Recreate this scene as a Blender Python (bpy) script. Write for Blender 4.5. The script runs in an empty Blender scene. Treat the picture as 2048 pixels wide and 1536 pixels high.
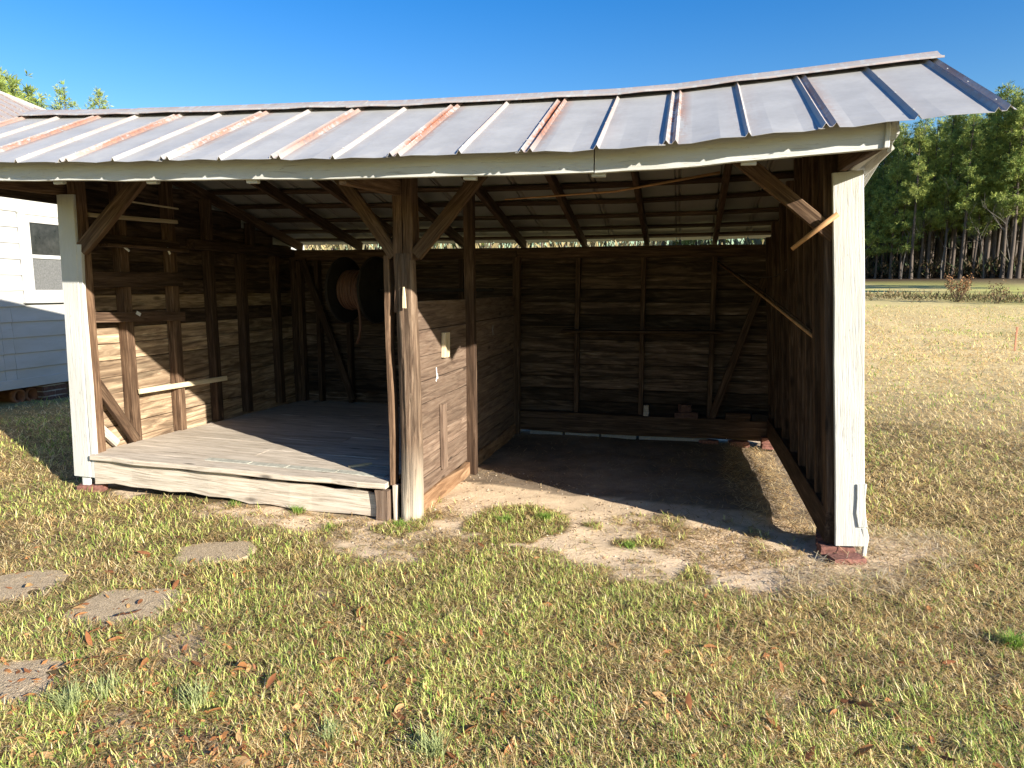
import bpy, bmesh, math, random
import numpy as np
from mathutils import Vector, Matrix

random.seed(7); RNG = np.random.default_rng(7)
scene = bpy.context.scene
COL = scene.collection

# ------------------------------------------------------------------ camera, sky, sun
CAM_H = 1.6; FPX = 1385.0; PITCH = 7.730; YAW = 13.865
cam_d = bpy.data.cameras.new('camera'); cam_d.sensor_width = 36; cam_d.lens = FPX / 2048 * 36
cam_d.clip_start = 0.05; cam_d.clip_end = 3000
cam = bpy.data.objects.new('camera', cam_d); COL.objects.link(cam)
cam.location = (0, 0, CAM_H)
cam.rotation_euler = (math.radians(90 - PITCH), 0, math.radians(YAW))
scene.camera = cam

TO_SUN = Vector((0.868, -0.496, 0.365)).normalized()
SUN_EL = math.asin(TO_SUN.z); SUN_AZ = math.atan2(TO_SUN.x, TO_SUN.y)
world = bpy.data.worlds.new('World'); scene.world = world; world.use_nodes = True
wn = world.node_tree.nodes; wl = world.node_tree.links
sky = wn.new('ShaderNodeTexSky'); sky.sky_type = 'NISHITA'; sky.sun_disc = False
sky.sun_elevation = SUN_EL; sky.sun_rotation = SUN_AZ
sky.altitude = 0; sky.air_density = 1.3; sky.dust_density = 0.3; sky.ozone_density = 3.0
hs_ = wn.new('ShaderNodeHueSaturation'); hs_.inputs['Hue'].default_value = 0.518; hs_.inputs['Saturation'].default_value = 1.5; wl.new(sky.outputs[0], hs_.inputs['Color']); wl.new(hs_.outputs[0], wn['Background'].inputs[0]); wn['Background'].inputs[1].default_value = 0.079
sun_d = bpy.data.lights.new('sun', 'SUN'); sun_d.energy = 5.0; sun_d.angle = math.radians(0.5)
sun_d.color = (1.0, 0.935, 0.82)
sun = bpy.data.objects.new('sun', sun_d); COL.objects.link(sun)
sun.rotation_euler = TO_SUN.to_track_quat('Z', 'Y').to_euler(); sun.location = (20, -12, 15)
scene.view_settings.view_transform = 'Standard'; scene.view_settings.look = 'None'
scene.view_settings.gamma = 1.0; scene.view_settings.exposure = 1.3
scene.cycles.max_bounces = 5; scene.cycles.diffuse_bounces = 3; scene.cycles.glossy_bounces = 2; scene.cycles.transmission_bounces = 3; scene.cycles.transparent_max_bounces = 8

# pixel of the photograph -> point on a plane
_p = math.radians(PITCH); _y = math.radians(YAW)
_R = np.array([[math.cos(_y), -math.sin(_y), 0], [math.sin(_y), math.cos(_y), 0], [0, 0, 1]])
_f = _R @ np.array([0, math.cos(_p), -math.sin(_p)]); _r = _R @ np.array([1., 0, 0]); _d = np.cross(_f, _r)
_C = np.array([0, 0, CAM_H])
def ray(x, y): return (x - 1024) * _r + (y - 768) * _d + FPX * _f
def on_z(x, y, z=0.0):
    v = ray(x, y); return _C + v * ((z - CAM_H) / v[2])
def on_y(x, y, Y):
    v = ray(x, y); return _C + v * (Y / v[1])
def on_x(x, y, X):
    v = ray(x, y); return _C + v * (X / v[0])

# ------------------------------------------------------------------ small helpers
def smooth(a, b, x):
    t = np.clip((np.asarray(x, float) - a) / (b - a), 0, 1); return t * t * (3 - 2 * t)
_perm = {}
def vnoise(x, y, seed=0):
    if seed not in _perm: _perm[seed] = np.random.default_rng(seed + 100).random((256, 256))
    T = _perm[seed]; x = np.asarray(x, float); y = np.asarray(y, float)
    xi = np.floor(x).astype(int); yi = np.floor(y).astype(int); u = x - xi; v = y - yi
    u = u * u * (3 - 2 * u); v = v * v * (3 - 2 * v)
    a = T[xi & 255, yi & 255]; b = T[(xi + 1) & 255, yi & 255]
    c = T[xi & 255, (yi + 1) & 255]; d = T[(xi + 1) & 255, (yi + 1) & 255]
    return (a * (1 - u) + b * u) * (1 - v) + (c * (1 - u) + d * u) * v
def fbm(x, y, s, seed=0, octv=3):
    r = 0; a = 0.5; t = 0
    for k in range(octv):
        r = r + a * vnoise(x * s, y * s, seed + k); t += a; s *= 2.03; a *= 0.5
    return r / t
def in_poly(x, y, poly):
    x = np.asarray(x, float); y = np.asarray(y, float); inside = np.zeros(x.shape, bool)
    n = len(poly); j = n - 1
    for i in range(n):
        xi, yi = poly[i]; xj, yj = poly[j]
        c = ((yi > y) != (yj > y)) & (x < (xj - xi) * (y - yi) / (yj - yi + 1e-12) + xi)
        inside ^= c; j = i
    return inside

def terrain(x, y):
    x = np.asarray(x, float); y = np.asarray(y, float)
    d = np.hypot(x, y)
    rise = 0.0424 * np.clip(d - 12, 0, 90) * smooth(-2, 12, y)
    left = 0.03 * np.clip(-4.2 - x, 0, 5) * smooth(0, 5, y)
    bump = (fbm(x, y, 1.3, 3) - 0.5) * 0.05 + (fbm(x, y, 6.0, 8, 2) - 0.5) * 0.018
    bump = bump * smooth(200, 20, d) - .055 * smooth(.45, .85, x) * smooth(2.2, 1.1, x) * smooth(4.7, 5.1, y) * smooth(7.9, 7.3, y)
    return rise + left + bump
def terr(x, y): return float(terrain(x, y))

def tag(o, label=None, cat=None, group=None, kind=None):
    if label: o['label'] = label
    if cat: o['category'] = cat
    if group: o['group'] = group
    if kind: o['kind'] = kind
    return o
PINV = {}
def parent_to(o, p):
    if p is None: return o
    o.parent = p; o.matrix_parent_inverse = PINV[p.name]
    return o
def empty(name, loc, label, cat, group=None):
    o = bpy.data.objects.new(name, None); COL.objects.link(o); o.location = loc; o.empty_display_size = 0.2
    PINV[o.name] = Matrix.Translation(Vector(loc)).inverted()
    return tag(o, label, cat, group)
def link_mesh(name, me, mats, parent=None, mw=None, smooth_shade=False):
    o = bpy.data.objects.new(name, me); COL.objects.link(o)
    for m in (mats if isinstance(mats, (list, tuple)) else [mats]): me.materials.append(m)
    if mw is not None: o.matrix_world = mw
    if smooth_shade and len(me.polygons): me.polygons.foreach_set('use_smooth', [True] * len(me.polygons))
    m = Matrix(o.matrix_world) if mw is None else Matrix(mw)
    PINV[o.name] = m.inverted()
    parent_to(o, parent)
    return o
def mesh(name, v, f):
    me = bpy.data.meshes.new(name); me.from_pydata([tuple(map(float, p)) for p in v], [], f); me.update(); return me
def fast_mesh(name, verts, loops, sizes):
    me = bpy.data.meshes.new(name)
    me.vertices.add(len(verts)); me.vertices.foreach_set('co', np.asarray(verts, np.float32).ravel())
    me.loops.add(len(loops)); me.loops.foreach_set('vertex_index', np.asarray(loops, np.int32))
    st = np.concatenate([[0], np.cumsum(sizes)[:-1]]).astype(np.int32)
    me.polygons.add(len(sizes)); me.polygons.foreach_set('loop_start', st)
    me.update(calc_edges=True); return me
def add_color(me, cols, name='Col'):
    a = me.color_attributes.new(name, 'FLOAT_COLOR', 'POINT')
    c = np.ones((len(me.vertices), 4), np.float32); c[:, :3] = cols
    a.data.foreach_set('color', c.ravel())

# ------------------------------------------------------------------ materials
class NT:
    def __init__(s, name):
        s.m = bpy.data.materials.new(name); s.m.use_nodes = True
        s.n = s.m.node_tree.nodes; s.l = s.m.node_tree.links; s.b = s.n['Principled BSDF']
    def add(s, t, **kw):
        n = s.n.new(t)
        for k, v in kw.items(): setattr(n, k, v)
        return n
    def inp(s, node, key, val):
        if hasattr(val, 'is_linked') or isinstance(val, bpy.types.NodeSocket): s.l.new(val, node.inputs[key])
        else: node.inputs[key].default_value = val
    def coord(s, scale=(1, 1, 1), rand=True, kind='Object'):
        tc = s.add('ShaderNodeTexCoord'); mp = s.add('ShaderNodeMapping'); mp.inputs['Scale'].default_value = scale
        s.l.new(tc.outputs[kind], mp.inputs['Vector'])
        if rand:
            oi = s.add('ShaderNodeObjectInfo'); mu = s.add('ShaderNodeMath', operation='MULTIPLY'); mu.inputs[1].default_value = 73.0
            s.l.new(oi.outputs['Random'], mu.inputs[0]); cb = s.add('ShaderNodeCombineXYZ')
            for i in range(3): s.l.new(mu.outputs[0], cb.inputs[i])
            s.l.new(cb.outputs[0], mp.inputs['Location'])
        return mp.outputs[0]
    def noise(s, vec, scale, detail=4, rough=0.6, dist=0.0):
        n = s.add('ShaderNodeTexNoise'); s.l.new(vec, n.inputs['Vector'])
        n.inputs['Scale'].default_value = scale; n.inputs['Detail'].default_value = detail
        n.inputs['Roughness'].default_value = rough; n.inputs['Distortion'].default_value = dist
        return n.outputs['Fac']
    def ramp(s, fac, stops):
        r = s.add('ShaderNodeValToRGB'); s.l.new(fac, r.inputs[0]); e = r.color_ramp.elements
        while len(e) < len(stops): e.new(0.5)
        for i, (p, c) in enumerate(stops):
            e[i].position = p; e[i].color = (c, c, c, 1) if isinstance(c, (int, float)) else (*c, 1)
        return r.outputs[0]
    def mix(s, fac, a, b, blend='MIX'):
        n = s.add('ShaderNodeMix', data_type='RGBA', blend_type=blend)
        s.inp(n, 0, fac)
        for k, v in ((6, a), (7, b)):
            if isinstance(v, bpy.types.NodeSocket): s.l.new(v, n.inputs[k])
            else: n.inputs[k].default_value = (*v, 1) if len(v) == 3 else v
        return n.outputs[2]
    def math(s, op, a, b):
        n = s.add('ShaderNodeMath', operation=op); s.inp(n, 0, a); s.inp(n, 1, b); return n.outputs[0]
    def rand(s): return s.add('ShaderNodeObjectInfo').outputs['Random']
    def bump(s, h, strength, dist=0.01):
        b = s.add('ShaderNodeBump'); b.inputs['Strength'].default_value = strength; b.inputs['Distance'].default_value = dist
        s.l.new(h, b.inputs['Height']); s.l.new(b.outputs[0], s.b.inputs['Normal'])
    def out(s, col=None, rough=0.8, metal=0.0, spec=0.3):
        if col is not None: s.inp(s.b, 'Base Color', col if isinstance(col, bpy.types.NodeSocket) else (*col, 1))
        s.inp(s.b, 'Roughness', rough); s.inp(s.b, 'Metallic', metal); s.inp(s.b, 'Specular IOR Level', spec)
        return s.m

def wood(name, c0, c1, c2, c3, grain=16, stain=0.55, bump=0.6, stretch=1.0, tone=0.35, knots=True, bleach=False):
    t = NT(name)
    v = t.coord((1.1 * stretch, grain, grain)); g = t.noise(v, 2.2, 8, 0.65, 1.2)
    col = t.ramp(g, [(0.28, c0), (0.45, c1), (0.58, c2), (0.75, c3)])
    v2 = t.coord((0.8 * stretch, 7, 7)); st = t.noise(v2, 1.6, 5, 0.6, 1.8)
    sm = t.ramp(st, [(0.46, 0.0), (0.60, 1.0)])
    dark = tuple(x * 0.22 for x in c1)
    col = t.mix(t.math('MULTIPLY', sm, stain), col, dark)
    # each board a tone of its own
    tn = t.math('ADD', t.math('MULTIPLY', t.rand(), tone * 2), 1 - tone)
    cb = t.add('ShaderNodeCombineColor')
    for i in range(3): t.l.new(tn, cb.inputs[i])
    col = t.mix(1.0, col, cb.outputs[0], 'MULTIPLY')
    if knots:
        v3 = t.coord((2.2, 6.5, 6.5)); vo = t.add('ShaderNodeTexVoronoi'); t.l.new(v3, vo.inputs['Vector']); vo.inputs['Scale'].default_value = 0.9
        kn = t.ramp(vo.outputs['Distance'], [(0.05, 1.0), (0.13, 0.0)])
        col = t.mix(t.math('MULTIPLY', kn, 0.75), col, tuple(x * 0.35 for x in c0))
    if bleach:
        tc = t.add('ShaderNodeTexCoord'); sp = t.add('ShaderNodeSeparateXYZ'); t.l.new(tc.outputs['Object'], sp.inputs[0])
        hh = t.math('ADD', sp.outputs[0], t.math('MULTIPLY', g, 0.5)); bf = t.ramp(t.math('MULTIPLY', hh, 0.5), [(0.16, 1.0), (0.40, 0.0)])
        pale = t.ramp(g, [(0.32, (.13, .095, .065)), (0.45, (.40, .33, .25)), (0.7, (.56, .48, .38))]); col = t.mix(bf, col, pale)
    t.bump(g, bump, 0.006)
    return t.out(col, 0.85, 0, 0.2)

M = {}
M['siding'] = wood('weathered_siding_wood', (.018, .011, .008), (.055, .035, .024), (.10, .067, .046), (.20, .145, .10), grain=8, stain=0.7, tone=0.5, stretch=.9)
M['siding_shaded'] = wood('shaded_siding_wood', (.022, .014, .010), (.072, .047, .032), (.125, .086, .060), (.26, .20, .15), grain=8, stain=0.7, tone=0.6, stretch=.9)  # stained boards, with the interior's shade put into their colour
M['siding_sunlit'] = wood('sunlit_siding_wood', (.11, .07, .045), (.30, .205, .13), (.47, .345, .225), (.64, .52, .37), grain=8, stain=0.6, tone=0.4, stretch=.9)  # paler copy of the siding, sunlight put into its colour
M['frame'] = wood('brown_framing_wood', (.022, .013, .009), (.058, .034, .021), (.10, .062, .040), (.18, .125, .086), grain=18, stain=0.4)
M['frame_lit'] = wood('lit_framing_wood', (.035, .02, .012), (.11, .064, .038), (.185, .115, .07), (.30, .205, .135), grain=20, stain=0.4)  # lighter copy of the framing wood, daylight put into its colour
M['part'] = wood('partition_board_wood', (.065, .042, .03), (.15, .10, .071), (.205, .145, .105), (.30, .225, .165), grain=14, stain=0.3, tone=0.2)
M['floor'] = wood('grey_weathered_floor_wood', (.20, .165, .13), (.45, .38, .30), (.57, .495, .41), (.66, .59, .50), grain=22, stain=0.18, tone=0.12)
M['pale'] = wood('pale_new_wood', (.40, .30, .17), (.55, .44, .28), (.66, .55, .37), (.72, .62, .45), grain=18, stain=0.08, tone=0.08, knots=False)
M['log'] = wood('weathered_log', (.035, .022, .014), (.115, .073, .048), (.20, .138, .093), (.33, .245, .175), grain=26, stain=0.45, tone=0.05, bump=1.0, bleach=True)
M['timber'] = wood('grey_brown_timber', (.03, .017, .01), (.10, .058, .036), (.17, .105, .068), (.26, .185, .13), grain=24, stain=0.4, tone=0.1, bump=1.0)
M['tan'] = wood('worn_tan_sill', (.10, .052, .028), (.23, .13, .07), (.34, .21, .12), (.50, .37, .24), grain=7, stain=0.25, tone=0.05)

def paint(name, base, wear=0.5, chips=(.30, .26, .22), bumpk=0.8, gr=26):
    t = NT(name)
    v = t.coord((1.6, gr, gr)); g = t.noise(v, 2.5, 8, 0.7, 0.6)
    big = t.noise(t.coord((1, 3, 3)), 1.7, 4, 0.6)
    dirt = t.ramp(big, [(0.35, (base[0] * .88, base[1] * .86, base[2] * .82)), (0.65, base)])
    crack = t.ramp(g, [(0.34, 1.0), (0.41, 0.0)])
    spot = t.noise(t.coord((9, 22, 22)), 3.0, 3, 0.5); sp = t.ramp(spot, [(0.70, 0.0), (0.74, 1.0)])
    m = t.math('MULTIPLY', t.math('MAXIMUM', crack, sp), wear)
    col = t.mix(m, dirt, chips); t.bump(g, bumpk, 0.007)
    return t.out(col, 0.6, 0, 0.3)
M['white'] = paint('flaking_white_paint', (.55, .55, .525), 0.5, (.24, .21, .17), 0.75, 24)
M['house_white'] = paint('white_siding_paint', (.47, .465, .45), 0.4, (.35, .34, .33), 0.25, 14)
M['trim_white'] = paint('window_trim_paint', (.52, .515, .50), 0.08, (.5, .5, .48), 0.15, 14)

def metal_sheet(name, base, rust_k=1.0):
    t = NT(name)
    at = t.add('ShaderNodeAttribute'); at.attribute_name = 'Col'; sep = t.add('ShaderNodeSeparateColor'); t.l.new(at.outputs['Color'], sep.inputs[0])
    rib = sep.outputs[0]; reg = sep.outputs[1]
    v = t.coord((1, 1, 1), rand=True)
    n1 = t.noise(v, 3.5, 6, 0.65); n2 = t.noise(v, 30, 4, 0.6); n3 = t.noise(t.coord((14, 1.2, 1)), 1.5, 5, 0.6)
    b = t.ramp(n1, [(0.3, tuple(x * .86 for x in base)), (0.7, tuple(min(1, x * 1.10) for x in base))])
    b = t.mix(t.math('MULTIPLY', t.ramp(n2, [(0.45, 0.0), (0.8, 1.0)]), 0.25), b, (.30, .29, .27))
    tan = t.ramp(t.noise(t.coord((2.2, 6, 1)), 1.6, 5, 0.7), [(0.60, 0.0), (0.78, 1.0)])
    b = t.mix(t.math('MULTIPLY', t.math('MULTIPLY', tan, reg), 0.55), b, (.33, .235, .12))
    rm = t.ramp(t.math('ADD', t.math('MULTIPLY', n3, 0.6), t.math('MULTIPLY', n2, 0.4)), [(0.40, 0.0), (0.50, 1.0)])
    rm = t.math('MULTIPLY', t.math('MULTIPLY', rm, rib), rust_k)
    rc = t.ramp(n2, [(0.35, (.09, .022, .009)), (0.55, (.26, .075, .025)), (0.75, (.38, .16, .07))])
    col = t.mix(rm, b, rc)
    t.bump(n1, 0.12, 0.01)
    rgh = t.math('ADD', t.math('MULTIPLY', rm, 0.35), 0.48)
    return t.out(col, rgh, 0.25, 0.4)
M['tin'] = metal_sheet('galvanised_roof_tin', (.43, .42, .40))
M['tin_under'] = metal_sheet('dull_roof_tin', (.34, .33, .30), 0.3)
M['tin_cap'] = metal_sheet('ridge_cap_tin', (.45, .44, .42))

def simple(name, c, rough=0.8, metal=0.0, var=0.25, sc=20, bump=0.2, spec=0.3):
    t = NT(name); n = t.noise(t.coord(), sc, 5, 0.6)
    col = t.ramp(n, [(0.3, tuple(x * (1 - var) for x in c)), (0.7, tuple(min(1, x * (1 + var)) for x in c))])
    if bump: t.bump(n, bump, 0.01)
    return t.out(col, rough, metal, spec)
M['brick'] = simple('old_red_brick', (.19, .085, .065), 0.95, 0, 0.45, 40, 0.6)
M['brick_dark'] = simple('pier_brick', (.11, .06, .048), 0.9, 0, 0.35, 40, 0.5)
M['mortar'] = simple('lime_mortar', (.36, .34, .31), 0.95, 0, 0.2, 60, 0.5)
M['block'] = simple('concrete_block', (.32, .31, .29), 0.95, 0, 0.2, 60, 0.6)
M['clay'] = simple('clay_pipe', (.20, .095, .055), 0.8, 0, 0.25, 15, 0.2)
M['reel'] = simple('dark_reel_steel', (.022, .018, .016), 0.7, 0.3, 0.4, 12, 0.1)
M['hose'] = simple('orange_air_hose', (.105, .05, .03), 0.55, 0, 0.2, 25, 0.1)
M['wire'] = simple('dull_wire', (.10, .085, .075), 0.6, 0.4, 0.2, 20, 0)
M['cane'] = simple('cane_pole', (.40, .22, .10), 0.6, 0, 0.25, 12, 0.1)
M['dark'] = simple('dark_void', (.012, .011, .010), 0.95, 0, 0.2, 8, 0)
M['paper'] = simple('scrap_white', (.68, .68, .66), 0.8, 0, 0.1, 20, 0.1)
M['shingle'] = simple('green_grey_felt', (.38, .37, .31), 0.9, 0, 0.3, 30, 0.4)
M['nail'] = simple('lead_nail', (.62, .62, .60), 0.5, 0.3, 0.15, 30, 0)
M['orange_paint'] = simple('stake_wood', (.42, .20, .12), 0.8, 0, 0.2, 20, 0.1)
def stone_mat():
    t = NT('exposed_aggregate_stone'); v = t.coord()
    vo = t.add('ShaderNodeTexVoronoi'); t.l.new(v, vo.inputs['Vector']); vo.inputs['Scale'].default_value = 170
    n = t.noise(v, 6, 4, 0.6)
    c1 = t.ramp(vo.outputs['Color'], [(0.2, (.30, .225, .14)), (0.5, (.46, .35, .225)), (0.85, (.62, .49, .33))])
    col = t.mix(t.math('MULTIPLY', n, 0.5), c1, (.40, .30, .18)); t.bump(vo.outputs['Distance'], 0.7, 0.01)
    return t.out(col, 0.95)
M['stone'] = stone_mat()
def glass_mat():
    t = NT('dark_window_glass'); n = t.noise(t.coord(), 9, 4, 0.6)
    return t.out(t.ramp(n, [(0.3, (.012, .013, .015)), (0.75, (.045, .045, .045))]), 0.08, 0, 0.5)
M['glass'] = glass_mat()
def screen_mat():
    return simple('window_screen', (.13, .13, .125), 0.7, 0, 0.3, 60, 0.1)
M['screen'] = screen_mat()

def attr_mat(name, rough=0.85, trans=0.0, nscale=0, nvar=0.0, bump=0.0, spec=0.15):
    t = NT(name); at = t.add('ShaderNodeAttribute'); at.attribute_name = 'Col'; col = at.outputs['Color']
    if nscale:
        v = t.coord(rand=False); n = t.noise(v, nscale, 6, 0.7); n2 = t.noise(v, nscale * 7, 4, 0.7)
        nn = t.math('ADD', t.math('MULTIPLY', n, 0.6), t.math('MULTIPLY', n2, 0.4))
        k = t.ramp(nn, [(0.28, 1 - nvar), (0.72, 1 + nvar)] if nvar <= 0 else [(0.30, (1 - nvar,) * 3), (0.70, (1.0,) * 3)])
        col = t.mix(1.0, col, k, 'MULTIPLY')
        if bump: t.bump(nn, bump, 0.02)
    m = t.out(col, rough, 0, spec)
    if trans:
        tr = t.add('ShaderNodeBsdfTranslucent'); t.l.new(col, tr.inputs[0]); mx = t.add('ShaderNodeMixShader'); mx.inputs[0].default_value = trans
        t.l.new(t.b.outputs[0], mx.inputs[1]); t.l.new(tr.outputs[0], mx.inputs[2]); t.l.new(mx.outputs[0], t.n['Material Output'].inputs[0])
    return m
M['ground'] = attr_mat('earth_and_turf', 0.95, 0, 14, 0.34, 0.7)
M['grass'] = attr_mat('grass_blades', 0.5, 0.35, spec=0.25)
M['needles'] = attr_mat('pine_foliage', 0.6, 0.25, spec=0.2)
M['bark'] = attr_mat('pine_bark', 0.95, 0, 3, 0.5, 0.6)
M['leaf'] = attr_mat('dry_leaf', 0.65, 0.2, spec=0.2)

# ------------------------------------------------------------------ board builder
def board(name, p0, p1, w, th, n, mats, parent, seg=2, jit=0.003, ch=0.004, bow=0.0, wtop=None, offz=True):
    """plank from p0 to p1 (centre line of its body); n = direction of its thickness; w across, th thick"""
    p0 = Vector(p0); p1 = Vector(p1); L = (p1 - p0).length
    x = (p1 - p0).normalized(); z = Vector(n); z = (z - x * z.dot(x)).normalized(); y = z.cross(x)
    vs = []; fs = []; w1 = w if wtop is None else wtop
    ch = min(ch, th * .3, w * .3); j = lambda: random.uniform(-jit, jit)
    for s in range(seg + 1):
        t = s / seg; X = t * L; hw = (w + (w1 - w) * t) / 2; ht = th / 2
        oy = j() + bow * math.sin(math.pi * t); oz = j() * 0.6; e1 = j(); e2 = j()
        ring = [(-hw + ch + e1, -ht), (hw - ch + e2, -ht), (hw + e2, -ht + ch), (hw + e2, ht - ch), (hw - ch + e2, ht), (-hw + ch + e1, ht), (-hw + e1, ht - ch), (-hw + e1, -ht + ch)]
        vs += [(X, a + oy, b + oz) for a, b in ring]
    mi = []
    for s in range(seg):
        for k in range(8):
            a = s * 8 + k; b = s * 8 + (k + 1) % 8; fs.append((a, a + 8, b + 8, b)); mi.append(1 if k == 0 else 0)
    fs.append(tuple(range(7, -1, -1))[::-1]); mi.append(0); fs.append(tuple(range(seg * 8 + 7, seg * 8 - 1, -1))); mi.append(0)
    fs = [tuple(reversed(f)) for f in fs]
    me = mesh(name, vs, fs)
    mats = mats if isinstance(mats, (list, tuple)) else [mats]
    mw = Matrix((x, y, z)).transposed().to_4x4(); mw.translation = p0
    o = link_mesh(name, me, list(mats), parent, mw)
    if len(mats) > 1: me.polygons.foreach_set('material_index', mi)
    return o

def tube_data(pts, rad, sides=8, cap=True):
    P = [Vector(p) for p in pts]; n = len(P); R = rad if isinstance(rad, (list, tuple)) else [rad] * n
    vs = []; fs = []; up = Vector((0, 0, 1)); prev = None
    for i in range(n):
        t = (P[min(i + 1, n - 1)] - P[max(i - 1, 0)]).normalized()
        if prev is None:
            a = t.cross(up) if abs(t.z) < 0.95 else t.cross(Vector((1, 0, 0)))
        else:
            a = prev - t * prev.dot(t)
        a.normalize(); prev = a; b = t.cross(a)
        for k in range(sides):
            an = 2 * math.pi * k / sides; vs.append(P[i] + (a * math.cos(an) + b * math.sin(an)) * R[i])
    for i in range(n - 1):
        for k in range(sides):
            fs.append((i * sides + k, i * sides + (k + 1) % sides, (i + 1) * sides + (k + 1) % sides, (i + 1) * sides + k))
    if cap: fs.append(tuple(range(sides - 1, -1, -1))); fs.append(tuple(range((n - 1) * sides, n * sides)))
    return vs, fs
def tube(name, pts, rad, mat, parent=None, sides=8, mw=None):
    v, f = tube_data(pts, rad, sides); return link_mesh(name, mesh(name, v, f), mat, parent, mw, True)
def rock_box(sx, sy, sz, rough=0.006, seed=0, n=3):
    """a box with worn, uneven edges, base at z=0"""
    bm = bmesh.new(); bmesh.ops.create_cube(bm, size=1); bmesh.ops.subdivide_edges(bm, edges=bm.edges[:], cuts=n - 1, use_grid_fill=True)
    r = random.Random(seed)
    for v in bm.verts:
        c = v.co.copy(); k = sum(1 for q in c if abs(abs(q) - .5) < 1e-4)
        sh = 1 - 0.02 * (k - 1) * (k > 1)
        v.co = Vector((c.x * sx * sh + r.uniform(-rough, rough), c.y * sy * sh + r.uniform(-rough, rough), (c.z * sh + .5) * sz + r.uniform(-rough, rough) * .6))
    me = bpy.data.meshes.new('worn_box'); bm.to_mesh(me); bm.free(); return me

# ------------------------------------------------------------------ ground
def poly_px(px): return [tuple(on_z(x, y)[:2]) for x, y in px]
BARE = [poly_px([(846, 1030), (960, 925), (1100, 960), (1640, 1090), (1760, 1060), (1900, 1075), (1880, 1120), (1700, 1180), (1520, 1195), (1330, 1165), (1180, 1135), (1080, 1115), (1000, 1110), (900, 1080)]),
        poly_px([(380, 1010), (620, 1025), (760, 1040), (860, 1045), (900, 1075), (770, 1090), (640, 1080), (480, 1040), (390, 1035)]),
        poly_px([(185, 972), (330, 985), (420, 1000), (300, 1012), (230, 1000)]),
        poly_px([(650, 1085), (760, 1078), (850, 1110), (760, 1135), (660, 1115)]),
        [(-4.6, 4.42), (-1.9, 4.42), (-1.9, 7.7), (-4.6, 7.7)], [(-1.9, 4.9), (1.0, 4.45), (1.0, 7.9), (-1.9, 7.9)]]
GREENP = poly_px([(925, 1045), (985, 1015), (1050, 1010), (1110, 1035), (1150, 1060), (1060, 1085), (960, 1088)])
GREEN_SPOTS = [(on_z(x, y), r) for x, y, r in [(595, 1022, .10), (470, 1008, .08), (660, 1052, .12), (810, 1048, .20), (1260, 1088, .13), (1300, 1095, .10), (1185, 1050, .08), (1400, 1148, .1), (330, 1000, .25), (420, 1000, .15), (110, 900, .45), (180, 985, .2), (50, 1010, .5)]]
def masks(x, y):
    wx = x + (fbm(x, y, 5, 20) - .5) * .30; wy = y + (fbm(x, y, 5, 30) - .5) * .30
    bare = np.zeros(np.shape(x))
    near = np.nonzero(np.hypot(x, y) < 10)[0]; xn = x[near]; yn = y[near]; acc = [0] * len(BARE)
    for q in range(4):
        k_ = .35 + .18 * q; ax_ = xn + (fbm(xn, yn, 3.2 + q, 120 + 7 * q) - .5) * k_; ay_ = yn + (fbm(xn, yn, 3.2 + q, 150 + 7 * q) - .5) * k_
        for i, p in enumerate(BARE): acc[i] = acc[i] + in_poly(ax_, ay_, p) * .25
    bare[near] = np.max(acc, 0)
    bare = bare * (1 - .5 * smooth(.60, .72, fbm(x, y, 6, 200)) * (y < 5))
    n = fbm(x, y, 2.2, 40); bare = np.maximum(bare, 0.55 * smooth(.66, .74, n) * (np.hypot(x, y) < 8) * (x - .12 * y < .3) * (x > -2.6))
    g = smooth(.40, .68, fbm(x, y, 1.1, 50)) * .75 + smooth(.5, .7, fbm(x, y, .45, 55)) * .3
    # the turf right of the shed is dormant straw
    right = smooth(.6, 1.6, x - 0.12 * y)
    g = g * (1 - .70 * right) + .9 * right * smooth(.60, .72, fbm(x * .8, y * .35, .7, 60)) * (y > 4)
    g = g + .25 * smooth(4.6, 2.0, np.hypot(x + .2, y - 2.4))
    gp = in_poly(wx, wy, GREENP); g = np.where(gp, 1.0, g); bare = np.where(gp, 0, bare)
    for c, r in GREEN_SPOTS:
        d = np.hypot(wx - c[0], wy - c[1]); g = np.where(d < r, 1.0, g); bare = np.where(d < r * .9, 0, bare)
    return bare, np.clip(g, 0, 1)
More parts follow.
